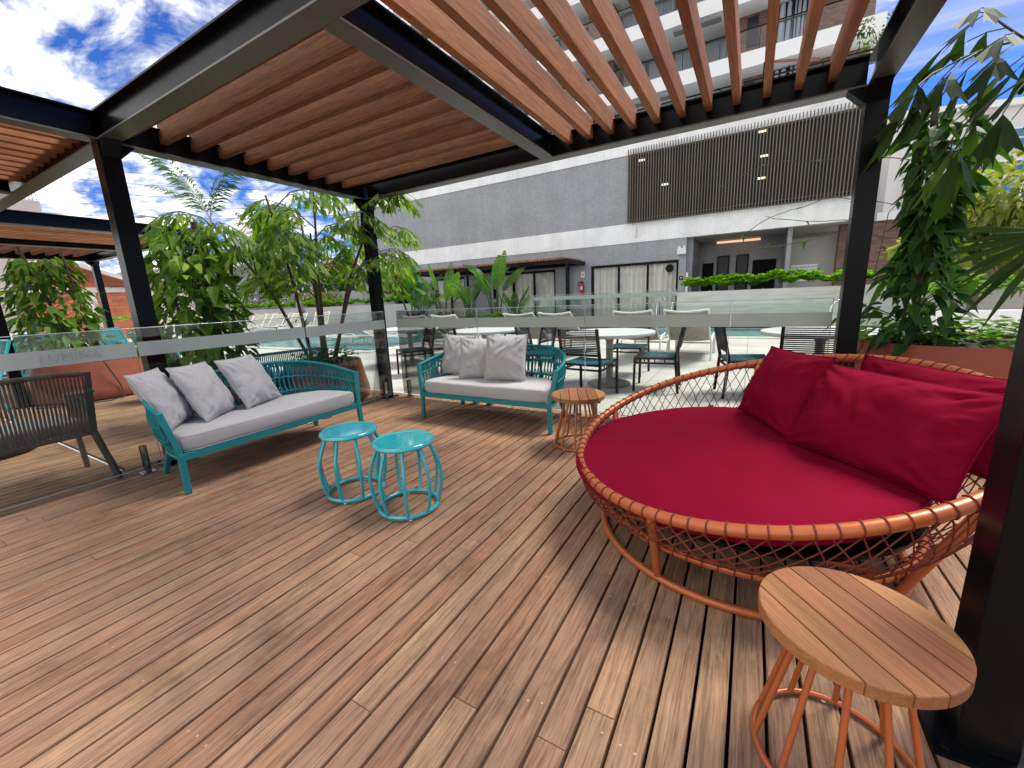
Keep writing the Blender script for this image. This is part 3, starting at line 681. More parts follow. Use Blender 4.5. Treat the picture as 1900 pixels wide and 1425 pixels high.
# ---- daybed
def make_daybed():
    root = empty('daybed', (.0, 2.28, .001), 0, 'round copper daybed with netted sides and a red cushion', 'daybed')
    off = Vector((0, 2.28, 0))
    C = Vector((.057, 2.344, .59)) - off; Rm = .903; ti, ph = R(14.85), R(36.9)
    u = Vector((math.cos(ph) * math.cos(ti), math.sin(ph) * math.cos(ti), math.sin(ti))); v = Vector((-math.sin(ph), math.cos(ph), 0))
    rim = lambda t: C + (u * math.cos(t) + v * math.sin(t)) * Rm
    cb = Vector((.0, .0, .20)); rb = .70
    low = lambda t: cb + Vector((math.cos(t + ph), math.sin(t + ph), 0)) * rb
    K = 120; ang = [2 * math.pi * i / K for i in range(K)]
    m = MB(); m.tube([rim(t) for t in ang], .0235, 14, True); m.build('rim', M['copper'], root, smooth=60)
    m = MB(); m.tube([Vector((.677 * math.cos(t), .677 * math.sin(t), .0185)) for t in ang], .0175, 12, True); m.build('base_ring', M['copper'], root, smooth=60)
    m = MB(); m.tube([low(t) for t in ang], .019, 10, True); m.build('seat_ring', M['copper'], root, smooth=60)
    for k, td in enumerate((246, 318, 20, 88, 158, 196)):
        # legs run from the base ring outwards up to the rim
        t = R(td) - ph; b = Vector((.677 * math.cos(R(td)), .677 * math.sin(R(td)), .03)); e = rim(t); mid = low(t)
        m = MB(); m.tube([b, b.lerp(e, .5), e], [.0165, .018, .020], 10); m.build('leg', M['copper'], root, smooth=60)
    for k in range(4):
        m = MB(); y = -.48 + .32 * k; x = math.sqrt(rb * rb - y * y); m.tube([(-x, y, .2), (x, y, .2)], .014, 8); m.build('cross_bar', M['copper'], root, smooth=60)
    # cord lashing round the rim
    def lash(fn, cen, NW, rad_, w_):
        pts = []
        for i in range(NW):
            for j in range(12):
                a = 2 * math.pi * j / 12; t = 2 * math.pi * (i + (.12 * j / 8 if j <= 8 else .12 + .88 * (j - 8) / 4)) / NW
                c = fn(t); tan = (fn(t + .01) - fn(t - .01)).normalized(); rad = (c - cen).normalized(); nrm = tan.cross(rad)
                # the cord crosses over the top and runs on underneath
                aa = a - math.pi * .55; pts.append(c + (rad * math.cos(aa) + nrm * math.sin(aa) * (1 if nrm.z > 0 else -1)) * rad_)
        q = MB(); q.tube(pts, w_, 5, True); return q
    lash(rim, C, 92, .0258, .0030).build('lashing', M['cord'], root, smooth=60)
    # knotted net between the rim and the seat ring
    NT_ = 88
    def net(t, s):
        a = rim(t); b = low(t); p = a.lerp(b, s); o = Vector((p.x, p.y, 0)).normalized()
        return p + o * (.045 * math.sin(math.pi * s)) - Vector((0, 0, .02 * math.sin(math.pi * s)))
    m = MB(); rr = random.Random(4); rows = 9
    for sgn in (-1, 1):
        for i in range(NT_):
            t0 = 2 * math.pi * i / NT_
            pts = [net(t0 + sgn * 2 * math.pi / NT_ * .5 * rows * s + .008 * math.sin(i * 3 + s * 9), s) for s in [q / rows for q in range(rows + 1)]]
            m.tube(pts, .0025, 5, r=rr.random(), caps=False)
    m.build('net', M['cord'], root, smooth=60)
    lash(low, cb, 80, .0215, .0028).build('lashing', M['cord'], root, smooth=60)
    m = MB(); m.lathe([(.02, 0), (.66, 0), (.70, .012), (.70, .03), (.02, .032)], 48, (0, 0, .275)); m.build('shade_disc', M['black'], root)  # added black disc: blocks light under the cushion and darkens behind the net
    # round cushion, slightly tilted
    tc_ = R(3.7); cu = Vector((-.068, 2.300, .347)) - off
    u2 = Vector((math.cos(ph) * math.cos(tc_), math.sin(ph) * math.cos(tc_), math.sin(tc_))); v2 = v; n2 = u2.cross(v2)
    prof = [(.46, -.030), (.60, -.028), (.68, -.016), (.735, .002), (.774, .032), (.771, .060), (.755, .077), (.72, .083), (.60, .083), (.42, .082), (.22, .081), (.02, .081)]
    m = MB(); sg = 96
    for ri, (r_, z) in enumerate(prof):
        for j in range(sg):
            a = 2 * math.pi * j / sg; q = Vector((math.cos(a) * r_ * 4, math.sin(a) * r_ * 4, z * 5))
            dz = .007 * noise.noise(q) + .004 * noise.noise(q * 2.7) + (.004 * noise.noise(Vector((a * 14, z * 30, 1))) if r_ > .7 else 0)
            m.v.append(tuple(cu + (u2 * math.cos(a) + v2 * math.sin(a)) * r_ + n2 * (z + dz)))
    for ri in range(len(prof) - 1):
        for j in range(sg):
            j2 = (j + 1) % sg; m.f.append((ri * sg + j, ri * sg + j2, (ri + 1) * sg + j2, (ri + 1) * sg + j)); m.r.append(.5)
    m.f.append(tuple((len(prof) - 1) * sg + j for j in range(sg))); m.r.append(.5); m.f.append(tuple(reversed(range(sg)))); m.r.append(.5)
    c_ = m.build('seat_cushion', M['red'], root, smooth=60)
    m = MB()
    for z, r_ in ((.064, .7685),): m.tube([cu + (u2 * math.cos(t) + v2 * math.sin(t)) * r_ + n2 * z for t in ang], .0035, 5, True)
    m.build('piping', M['red'], c_, smooth=60)
    return root
make_daybed()
gr = 'red pillows on the daybed'
pillow('pillow', (-.03, 2.97, .47), (.225, 2.47, .45), (.39, 2.55, .885), (.13, 2.98, .885), .20, M['red'], 'red pillow at the left of the daybed, nearest the pool', gr, 11, 44, .06, .013)
pp = pillow('pillow', (.205, 2.46, .455), (.665, 1.90, .455), (.835, 2.06, .835), (.34, 2.62, .855), .21, M['red'], 'big red pillow in front on the daybed with a small black tag', gr, 12, 50, .06, .015)
pillow('pillow', (.42, 2.74, .46), (.87, 2.22, .46), (1.00, 2.36, .83), (.545, 2.80, .87), .18, M['red'], 'red pillow mostly hidden behind the big front pillow', gr, 13, 40, .06, .012)
m = MB(); m.bar((.655, 1.905, .462), (.672, 1.890, .492), .022, .002, up=(.6, .6, .3)); tg_ = m.build('care_tag', M['black'], pp)

# ---- dining chairs
def make_chair(label):
    root = empty('dining_chair', (0, 0, 0), 0, label, 'chair', 'dark rope dining chairs on the terrace')
    W, D = .255, .25
    for s in (-1, 1):
        m = MB(); m.bar((s * W, D, .001), (s * (W - .005), D - .01, .45), .030, .030); m.build('leg', M['dkframe'], root, bevel=.004)
        m = MB(); m.bar((s * W, -D - .03, .001), (s * (W - .005), -D + .01, .45), .032, .032); m.bar((s * (W - .005), -D + .012, .44), (s * (W - .01), -D - .075, .865), .030, .034); m.build('leg', M['dkframe'], root, bevel=.004)
    m = MB()
    for z in (.43, .372):
        for s in (-1, 1): m.bar((s * (W - .008), -D + .02, z), (s * (W - .008), D - .02, z), .022, .022)
        for y in (-D + .01, D - .01): m.bar((-W + .02, y, z), (W - .02, y, z), .022, .022)
    for s in (-1, 1):
        for y in (-.12, 0, .12): m.bar((s * (W - .008), y, .38), (s * (W - .008), y, .43), .014, .014)
    m.build('seat_frame', M['dkframe'], root)
    m = MB(); rr = random.Random(1)
    for i in range(28):
        y = -D + .025 + (2 * D - .05) * i / 27; r = rr.random()
        m.tube([(-W + .004, y, .425), (-W + .006, y, .446), (-.12, y, .440), (0, y, .436), (.12, y, .440), (W - .006, y, .446), (W - .004, y, .425)], .0075, 5, r=r)
    m.build('seat', M['dkseat'], root, smooth=70)
    m = MB()
    for i in range(15):
        t = i / 14; z = .565 + .285 * t; y = -D + .012 - .087 * (z - .44) / .425; r = rr.random()
        for q in (0, 1):
            m.tube([(-W + .012, y - .012 + q * .022, z), (-.1, y - .028 + q * .02, z), (.1, y - .028 + q * .02, z), (W - .012, y - .012 + q * .022, z)], .0058, 5, r=r)
    m.build('backrest', M['dkrope'], root, smooth=70)
    m = MB()
    for z in (.55,): m.bar((-W + .01, -D - .012, z), (W - .01, -D - .012, z), .02, .022)
    m.build('back_rail', M['dkframe'], root)
    return root
ch = make_chair('dark rope chair with its back to us, behind the small far table'); ch.location = (-1.69, 4.83, -.011); ch.rotation_euler = (0, 0, R(-7))
def chair(x, y, deg, lab): return copy_tree(ch, (x, y, -.011), R(deg), lab)
chair(-1.02, 5.52, 95, 'dark rope chair side on, right of the middle terrace table')
chair(-1.62, 6.42, 178, 'dark rope chair tucked behind the middle terrace table, seat facing us')
chair(-2.62, 5.42, -82, 'dark rope chair left of the middle terrace table, turned towards it')
chair(.0, 5.50, -76, 'dark rope chair side on behind the daybed, facing the right table')
chair(.56, 5.13, -4, 'dark rope chair with wide black back beside the corner post, above the daybed')
chair(-3.92, 4.98, 4, 'black-backed rope chair directly behind the far sofa pillows')
chair(-3.05, 5.95, 88, 'dark rope chair right of the table behind the far sofa')
chair(-4.02, 6.85, 180, 'dark rope chair on the pool side of the table behind the far sofa')
chair(-5.05, 5.30, 150, 'petrol rope chair right behind the middle post, seat toward us')
# ---- terrace tables
def make_rtable(label):
    root = empty('round_table', (0, 0, 0), 0, label, 'table', 'round pale terrace tables')
    m = MB(); m.lathe([(.52, .695), (.595, .698), (.60, .705), (.60, .732), (.596, .739), (.58, .7405), (.02, .741)], 64); m.build('tabletop', M['tabletop'], root, smooth=40)
    m = MB(); m.lathe([(.055, .04), (.050, .10), (.048, .60), (.09, .694)], 32); m.build('column', M['tablebase'], root, smooth=50)
    m = MB(); m.lathe([(.285, .0), (.292, .012), (.285, .030), (.23, .055), (.15, .075), (.08, .09), (.056, .10)], 48); m.build('base', M['tablebase'], root, smooth=50)
    return root
rt = make_rtable('round pale table in the middle, with a bell shaped grey foot'); rt.location = (-1.66, 5.56, -.011)
copy_tree(rt, (-3.92, 5.85, -.011), 0, 'round pale table behind the far sofa pillows')
copy_tree(rt, (.72, 5.80, -.011), 0, 'round pale table at the right, cut off by the corner post')
copy_tree(rt, (-6.0, 6.2, -.011), 0, 'round pale table left of the middle post, mostly hidden')

# ---- loungers
def make_lounger(label, group):
    root = empty('sun_lounger', (0, 0, 0), 0, label, 'sun lounger', group); W = .34
    side = lambda s: [(s * W, .02, .93), (s * W, .35, .66), (s * W, .72, .36), (s * W, 1.0, .33), (s * W, 1.5, .35), (s * W, 1.9, .30)]
    m = MB()
    for s in (-1, 1): m.tube(side(s), .017, 8)
    m.tube([(-W, .02, .93), (-W * .5, .0, .905), (0, -.005, .895), (W * .5, .0, .905), (W, .02, .93)], .018, 8); m.tube([(-W, 1.9, .30), (W, 1.9, .30)], .016, 8)
    m.build('frame', M['white'], root, smooth=60)
    for s in (-1, 1):
        m = MB(); m.tube([(s * (W + .03), .62, .002), (s * (W + .03), .66, .30), (s * (W + .03), .8, .42), (s * (W + .03), 1.1, .44), (s * (W + .03), 1.25, .34)], .017, 8); m.build('leg', M['white'], root, smooth=60)
        m = MB(); m.bar((s * (W + .01), 1.62, .002), (s * (W + .01), 1.62, .34), .045, .03); m.build('leg', M['white'], root)
    m = MB(); m.bar((-W, .60, .16), (W, .60, .16), .03, .03); m.bar((-W, 1.62, .2), (W, 1.62, .2), .03, .03); m.build('stretcher', M['white'], root)
    pf = [(.03, .915), (.35, .655), (.72, .355), (1.0, .325), (1.5, .345), (1.89, .295)]
    def sl_(a, b):
        x = a * 5; i = min(4, int(x)); f = x - i; y = pf[i][0] * (1 - f) + pf[i + 1][0] * f; z = pf[i][1] * (1 - f) + pf[i + 1][1] * f
        xx = (b * 2 - 1) * (W - .01); return (xx, y, z - .025 * (1 - (b * 2 - 1) ** 2))
    m = MB(); m.grid(sl_, 30, 8); m.build('sling', M['sling'], root, smooth=60)
    return root
gl1 = 'white sling loungers between the tables and the pool'
lg = make_lounger('white sling lounger right of the middle table, back toward us', gl1); lg.location = (-.93, 7.38, -.011)
for x, lab in ((-1.82, 'white sling lounger just behind the middle terrace table'), (-3.33, 'white sling lounger behind the left chair of the middle table'), (-4.14, 'white sling lounger behind the pillows of the far sofa'), (-6.08, 'white sling lounger, second from the post, by the paddle leaf plants'), (-7.0, 'white sling lounger nearest the middle post, by the paddle leaf plants')):
    copy_tree(lg, (x, 7.40 + U(-.03, .03), -.011), R(U(-2, 2)), lab, gl1)
gl2 = 'pale loungers beyond the pool against the far wall'
labs = ['pale lounger at the far wall, leftmost of the back row', 'pale lounger at the far wall, second of the back row', 'pale lounger at the far wall, third of the back row', 'pale lounger at the far wall, right of the fishtail palm stems']
for i, lab in enumerate(labs): copy_tree(lg, (-26.6 + i * 2.35, 14.0, -.011), R(-150 + 3 * i), lab, gl2)
labs = ['pale lounger in front at the far pool edge, beside the vine', 'pale lounger in front at the far pool edge, between vine and palm', 'pale lounger in front at the far pool edge, behind the palm stems']
for i, lab in enumerate(labs): copy_tree(lg, (-22.8 + i * 1.75, 12.6, -.011), R(-150), lab, gl2)
gl3 = 'white loungers low at the near pool edge'
copy_tree(lg, (-12.9, 8.9, -.011), R(-75), 'white lounger standing at the pool edge above the third sofa', gl3).scale = (1, 1, .6)
copy_tree(lg, (-11.2, 9.3, -.011), R(-75), 'white lounger at the pool edge left of the palm stems', gl3).scale = (1, 1, .6)

# ---- brown rope armchair behind the left glass
def make_armchair():
    root = empty('armchair', (0, 0, 0), 0, 'brown rope armchair seen from behind through the left glass', 'armchair'); rr = random.Random(6)
    # local: x across, y forward (sitter looks to +y), back at y=0
    W = .33
    m = MB(); m.tube([(-W, 0, .835), (-.15, -.02, .85), (.15, -.02, .85), (W, 0, .835)], .018, 8); m.build('top_rail', M['umberrope'], root, smooth=60)
    for s in (-1, 1):
        m = MB(); m.bar((s * (W + .03), -.02, .002), (s * (W - .03), .05, .40), .034, .034); m.bar((s * (W - .03), .045, .38), (s * W, -.01, .85), .036, .034); m.build('leg', M['umber'], root, bevel=.004)
        m = MB(); m.bar((s * (W + .02), .58, .002), (s * W, .55, .62), .034, .034); m.build('leg', M['umber'], root, bevel=.004)
        m = MB(); m.bar((s * W, 0.01, .70), (s * W, .58, .63), .05, .02); m.build('armrest', M['umber'], root, bevel=.004)
        m = MB()
        for i in range(14):
            y = .06 + .47 * i / 13; m.tube([(s * (W - .02), y, .36), (s * (W + .004), y, .5), (s * W, y, .692 - .06 * i / 13)], .0062, 5, r=rr.random())
        m.build('side_ropes', M['umberrope'], root, smooth=60)
    m = MB()
    for i in range(30):
        x = -W + .03 + (2 * W - .06) * i / 29; m.tube([(x * .93, .06, .372), (x * .95, .045, .41), (x * .98, .01, .6), (x, -.016, .845)], .0075, 5, r=rr.random())
    m.build('back_ropes', M['umberrope'], root, smooth=60)
    m = MB()
    m.tube([(-W + .02, .06, .385), (W - .02, .06, .385)], .018, 8); m.tube([(-W + .02, .56, .385), (W - .02, .56, .385)], .016, 8)
    for s in (-1, 1): m.tube([(s * (W - .02), .06, .385), (s * (W - .02), .56, .385)], .016, 8)
    m.build('seat_frame', M['umber'], root, smooth=60)
    m = MB(); m.box((-W + .04, .08, .395), (W - .04, .57, .49)); m.build('seat_cushion', M['grey'], root, bevel=.03)
    return root
ac = make_armchair(); ac.location = (-4.19, .665, .002); ac.rotation_euler = (0, 0, R(92))
# dark round base on the deck
mb = MB(); mb.lathe([(.34, 0), (.36, .012), (.35, .035), (.30, .05), (.05, .06), (.03, .07), (.03, .45)], 48)
tag(mb.build('parasol_base', M['black'], None, smooth=40, loc=(-6.15, .62, .002)), 'round black parasol base behind the brown armchair', 'parasol base')
# ---- turquoise lounge chairs
def make_lchair(label):
    root = empty('rope_lounge_chair', (0, 0, 0), 0, label, 'lounge chair', 'turquoise rope lounge chairs behind the left glass'); W = .33; rr = random.Random(8)
    for s in (-1, 1):
        m = MB(); m.tube([(s * W, .60, .002), (s * W, .58, .36), (s * W, .05, .33), (s * W * .95, -.22, .98)], .017, 8); m.build('side_frame', M['stool'], root, smooth=60)
        m = MB(); m.tube([(s * W, .06, .34), (s * W, -.04, .002)], .017, 8); m.build('leg', M['stool'], root, smooth=60)
    m = MB(); m.tube([(-W * .95, -.22, .98), (W * .95, -.22, .98)], .018, 8); m.tube([(-W, .58, .36), (W, .58, .36)], .016, 8); m.build('cross_rail', M['stool'], root, smooth=60)
    m = MB()
    for i in range(40):
        t = i / 39; y = .05 - .27 * t; z = .34 + .64 * t; m.tube([(-W * .97, y, z), (0, y - .035, z - .01), (W * .97, y, z)], .0082, 5, r=rr.random())
    m.build('backrest', M['stool'], root, smooth=60)
    m = MB()
    for i in range(32):
        y = .07 + .5 * i / 31; z = .335 + .03 * i / 31; m.tube([(-W, y, z), (0, y, z - .03), (W, y, z)], .0082, 5, r=rr.random())
    m.build('seat', M['stool'], root, smooth=60)
    return root
lc = make_lchair('turquoise lounge chair right of the left planter, low behind the sofa arm'); lc.location = (-7.35, 2.62, .002); lc.rotation_euler = (0, 0, R(15))
copy_tree(lc, (-10.6, 3.05, .002), R(-60), 'turquoise lounge chair back showing above the frosted band near the brick house')
copy_tree(lc, (-10.3, 1.95, .002), R(-120), 'turquoise lounge chair half hidden behind the leftmost vine')
copy_tree(lc, (-8.45, 1.02, .002), R(200), 'turquoise lounge chair at the very left edge behind the black post')
copy_tree(lc, (-10.9, 4.5, .002), R(150), 'turquoise lounge chair beside the wooden table under the far pergola')
def ltab():
    root = empty('low_table', (-11.6, 3.95, .002), R(10), 'wooden topped low table between the turquoise chairs', 'table')
    m = MB()
    for i in range(6): m.box((-.55, -.3 + i * .1 + .002, .60), (.55, -.3 + i * .1 + .098, .63), U(0, 1))
    m.build('tabletop', M['slatx'], root)
    for sx in (-1, 1):
        for sy in (-1, 1):
            m = MB(); m.box((sx * .5 - .02, sy * .25 - .02, .001), (sx * .5 + .02, sy * .25 + .02, .599)); m.build('leg', M['dkframe'], root)
ltab()

# ================================================================== PLANTS
def leaf(m, p, d, n, L, W, r, droop=.25, fold=.18):
    d = d.normalized(); s = d.cross(n)
    if s.length < 1e-4: s = d.orthogonal()
    s.normalize(); n = s.cross(d).normalized(); G_ = Vector((0, 0, -1))
    def pt(t, w, up): return p + d * (L * t) + s * (W * w) + n * (W * up) + G_ * (L * droop * t * t)
    m0, m1, m2, tp = pt(0, 0, 0), pt(.34, 0, 0), pt(.68, 0, 0), pt(1, 0, 0)
    vs = [m0, m1, m2, tp]
    for q in (-1, 1): vs += [pt(.03, q * .33, fold * .4), pt(.30, q * .5, fold), pt(.66, q * .30, fold * .6)]
    m.add(vs, [(0, 4, 5, 1), (1, 5, 6, 2), (2, 6, 3), (0, 1, 8, 7), (1, 2, 9, 8), (2, 3, 9)], r)
def rosette(m, p, rnd, k, L, tilt=.6, r0=.5):
    a0 = rnd.uniform(0, 6.28)
    for i in range(k):
        a = a0 + 6.283 * i / k + rnd.uniform(-.3, .3); t = rnd.uniform(.1, tilt)
        leaf(m, p, Vector((math.cos(a), math.sin(a), t)), Vector((-math.cos(a) * .4, -math.sin(a) * .4, 1)), L * rnd.uniform(.7, 1.15), L * rnd.uniform(.5, .65), min(1, max(0, r0 + rnd.uniform(-.35, .4))), .15, .12)
def vine(c, z0, z1, rad, n, Ls, mat, seed, label, prof, canes, runners=()):
    rd = random.Random(seed); root = empty('vine_plant', (c[0], c[1], z0), 0, label, 'vine', 'climbing vines in planters')
    m = MB()
    for (a, b, w_) in canes: m.tube([a, Vector(a).lerp(Vector(b), .5) + Vector((.01, .01, 0)), b], w_, 7)
    m.build('support_cane', M['brownstem'], root, smooth=60)
    st_ = MB(); m = MB(); H = z1 - z0; lobes = [(rd.uniform(0, 6.28), rd.uniform(0, 1), rd.uniform(.5, 1.0)) for _ in range(11)]
    for i in range(n):
        t = rd.random() ** .9; R_ = rad * prof(t)
        a = rd.uniform(0, 6.283); bump_ = .72
        for la, lt, lw in lobes:
            da = abs((a - la + math.pi) % 6.283 - math.pi); bump_ += .42 * lw * math.exp(-(da / .55) ** 2 - ((t - lt) / .13) ** 2)
        q = R_ * bump_ * math.sqrt(rd.uniform(.16, 1))
        p = Vector((math.cos(a) * q, math.sin(a) * q, H * t))
        d = Vector((math.cos(a) * rd.uniform(.3, 1), math.sin(a) * rd.uniform(.3, 1), rd.uniform(-1.15, .15))) + rv_(rd) * .35
        nn = Vector((math.cos(a) * .8, math.sin(a) * .8, .75)) + rv_(rd) * .5
        L = Ls * rd.uniform(.55, 1.2); leaf(m, p, d, nn, L, L * rd.uniform(.50, .68), min(1, max(0, rd.gauss(.42, .22) + .18 * t)), rd.uniform(.1, .5), rd.uniform(.05, .3))
        if i % 6 == 0:
            b0 = Vector((rd.uniform(-.03, .03), rd.uniform(-.03, .03), H * max(0, t - .12))); st_.tube([b0, (b0 + p) / 2 + Vector((0, 0, .03)), p], .0035, 4)
    for rn in runners:
        pts = [Vector(x) - Vector((c[0], c[1], z0)) for x in rn]; sm = []
        for i in range(len(pts) - 1):
            for q in range(4): sm.append(pts[i].lerp(pts[i + 1], q / 4) + Vector((0, 0, .015 * math.sin(i * 3 + q))))
        sm.append(pts[-1]); st_.tube(sm, .0028, 5)
        for s_ in sm[::3]: leaf(m, s_, rv_(rd) + Vector((0, 0, -.3)), Vector((0, 0, 1)), .05, .028, rd.uniform(.4, 1), .3, .2)
    m.build('foliage', mat, root); st_.build('stems', M['stem'], root, smooth=60)
    for ch_ in root.children:
        if ch_.name.startswith('support_cane'): ch_.location = (-c[0], -c[1], -z0)
    return root
def rv_(rd):
    while True:
        v = Vector((rd.uniform(-1, 1), rd.uniform(-1, 1), rd.uniform(-1, 1)))
        if .05 < v.length < 1: return v.normalized()
def planter(c, rt_, rb, h, label, sx=1, sy=1):
    root = empty('planter', (c[0], c[1], .002), 0, label, 'planter', 'terracotta coloured planters')
    m = MB(); m.lathe([(rb * .90, 0), (rb * .97, .02), (rb, .07), (rb * .985, .16), (rb + (rt_ - rb) * .55, h * .6), (rt_, h - .015), (rt_ - .006, h), (rt_ - .03, h), (rt_ - .035, h - .015), (rt_ - .04, h - .07)], 72, (0, 0, 0), .5, sx, sy)
    m.build('pot', M['terra'], root, smooth=40)
    m = MB(); m.lathe([(rt_ - .045, h - .069), (rt_ - .05, h - .045), (.02, h - .03)], 48, (0, 0, 0), .5, sx, sy); m.build('soil', M['soil'], root)
    return root
def cover(c, z, rx, ry, n, L, seed, label, mat='cover', h=.16):
    rd = random.Random(seed); m = MB()
    for i in range(n):
        a = rd.uniform(0, 6.283); q = math.sqrt(rd.random()); p = Vector((math.cos(a) * q * rx, math.sin(a) * q * ry, rd.uniform(-.02, h) * (1.05 - q * .3) + .03 * math.sin(a * 5)))
        rosette(m, p, rd, 5, L * rd.uniform(.7, 1.2), .7, .35 + .4 * p.z / h)
    o = m.build('ground_cover', M[mat], None, loc=(c[0], c[1], z)); return tag(o, label, 'ground cover', None, 'stuff')
# right planter by the corner post
planter((1.62, 4.40), .84, .92, .78, 'big terracotta coloured planter behind the red daybed', 1, .62)
cover((1.62, 4.40), .76, .86, .52, 430, .062, 31, 'low round leaved greens filling the planter behind the daybed', 'cover', .17)
vine((1.08, 4.22), .76, 2.36, .27, 520, .145, M['vinedk'], 21, 'deep green vine climbing canes in the planter behind the daybed', lambda t: .95 - .35 * t + .25 * math.sin(t * 9),
     [((1.09, 4.22, .7), (1.02, 4.24, 2.42), .022), ((1.15, 4.28, .7), (.94, 4.22, 2.36), .010), ((1.0, 4.2, .7), (1.06, 4.2, 2.3), .010)],
     [((1.0, 4.2, 2.05), (.6, 4.0, 2.12), (.1, 3.9, 2.16), (-.25, 3.95, 2.06)), ((1.0, 4.2, 1.62), (.55, 4.0, 1.70), (.1, 4.1, 1.78)), ((1.0, 4.1, 1.5), (.5, 4.0, 1.62), (.15, 3.95, 1.55), (-.1, 4.0, 1.52)), ((1.0, 4.1, 1.72), (.45, 4.0, 1.88), (.15, 4.0, 1.80), (-.1, 4.0, 1.66)), ((1.0, 4.15, 2.0), (.78, 3.9, 1.7), (.74, 3.85, 1.3))])
# middle planter behind the left post
planter((-5.30, 2.45), .43, .50, .50, 'terracotta coloured planter behind the side sofa, below the bushy vine')
cover((-5.30, 2.45), .48, .40, .40, 150, .06, 32, 'low greens in the planter behind the side sofa', 'vine', .14)
vine((-5.30, 2.28), .50, 2.08, .68, 860, .155, M['vine'], 22, 'bushy sunlit vine behind the left corner post', lambda t: .95 - .25 * abs(t - .35) - .25 * t,
     [((-5.3, 2.4, .45), (-5.22, 2.34, 2.18), .030), ((-5.5, 2.3, .45), (-5.6, 2.05, 2.0), .012), ((-5.1, 2.4, .45), (-5.05, 2.3, 1.9), .012)],
     [((-5.1, 2.4, 1.2), (-5.0, 2.9, 1.35), (-4.9, 3.3, 1.5)), ((-5.1, 2.5, 1.0), (-4.9, 3.0, 1.02), (-4.8, 3.2, 1.2))])
# left planter
planter((-9.05, 2.25), .66, .76, .57, 'wide terracotta coloured planter at the left, a black cable down its side')
cover((-9.05, 2.25), .55, .62, .62, 220, .075, 33, 'low greens spilling over the left planter rim', 'cover', .13)
vine((-9.35, 2.05), .55, 2.12, .68, 680, .165, M['vine'], 23, 'vine at the far left in front of the orange brick house', lambda t: .95 - .3 * t * t,
     [((-9.15, 2.15, .5), (-9.6, 1.9, 2.3), .022), ((-8.95, 2.3, .5), (-9.0, 2.2, 2.2), .014)], [((-9.2, 2.6, 1.6), (-9.1, 3.1, 1.9), (-9.0, 3.4, 2.0))])
mb = MB(); mb.tube([(-8.30, 2.18, .58), (-8.27, 2.22, .45), (-8.28, 2.30, .2), (-8.22, 2.30, .02), (-8.15, 2.1, .010), (-8.3, 1.7, .010), (-8.6, 1.45, .010)], .009, 6)
tag(mb.build('cable', M['wirecol'], None, smooth=60), 'black cable hanging down the left terracotta planter onto the deck', 'cable')
mb = MB()
# ---- fishtail palm
def fishleaf(m, p, d, n, L, W, r, rd):
    d = d.normalized(); s = d.cross(n); 
    if s.length < 1e-3: s = d.orthogonal()
    s.normalize(); n = s.cross(d); k = 6; vs = [p, p + d * L * .3 - s * W * .16, p + d * L * .3 + s * W * .16]; e = []
    for i in range(k):
        u_ = i / (k - 1) * 2 - 1; ln = L * (.72 + .28 * (1 if i == 0 else 0) + .13 * (i % 2) + rd.uniform(-.05, .05) - .06 * u_)
        e.append(p + d * ln + s * W * .5 * u_ + n * (.12 * W * u_ * u_) + Vector((0, 0, -.22 * L * (ln / L) ** 2)))
    vs += e
    m.add(vs, [(0, 1, 2)] + [(1, 3, 4), (1, 4, 5), (1, 5, 2), (2, 5, 6), (2, 6, 7), (2, 7, 8)], r)
def fishfrond(st_, m, pts, L, rd, subs=7, shrink=.5, pinl=.42, drp=.6, r0=.5, K=5):
    pts = [Vector(p) for p in pts]; st_.tube(pts, [.010 * (1 - .7 * i / (len(pts) - 1)) for i in range(len(pts))], 6)
    tot = len(pts) - 1
    for i in range(subs):
        for sg in (-1, 1):
            t = .18 + .80 * (i + .5 * (sg > 0)) / subs; x = min(tot - 1e-4, t * tot); a = int(x); p = pts[a].lerp(pts[a + 1], x - a); tan = (pts[a + 1] - pts[a]).normalized()
            sd_ = tan.cross(Vector((0, 0, 1)))
            if sd_.length < .1: sd_ = Vector((1, 0, 0))
            sd_.normalize(); pl = pinl * (1 - shrink * abs(t - .35)) * rd.uniform(.75, 1.15)
            d = (tan * .75 + sd_ * sg * .8 + Vector((0, 0, -.25 + rd.uniform(-.25, .25)))).normalized()
            prev = p
            for j in range(1, K + 1):
                q = p + d * pl * j / K + Vector((0, 0, -drp * pl * (j / K) ** 2 * .5)); st_.tube([prev, q], .0035, 4, caps=False)
                tn = (q - prev).normalized(); s2 = tn.cross(Vector((0, 0, 1))); prev = q
                if s2.length < .1: s2 = sd_
                s2.normalize(); g2 = 1 if j % 2 else -1
                ld = tn * .8 + s2 * g2 * .6 + Vector((0, 0, -.55 + rd.uniform(-.2, .25)))
                fishleaf(m, q, ld, Vector((0, 0, 1)) + rv_(rd) * .5, L * rd.uniform(.7, 1.2), L * rd.uniform(.28, .46), min(1, max(0, r0 + rd.uniform(-.4, .45))), rd)
                if j == K: fishleaf(m, q, tn + Vector((0, 0, -.3)), Vector((0, 0, 1)), L * 1.15, L * .5, min(1, max(0, r0 + rd.uniform(-.4, .45))), rd)
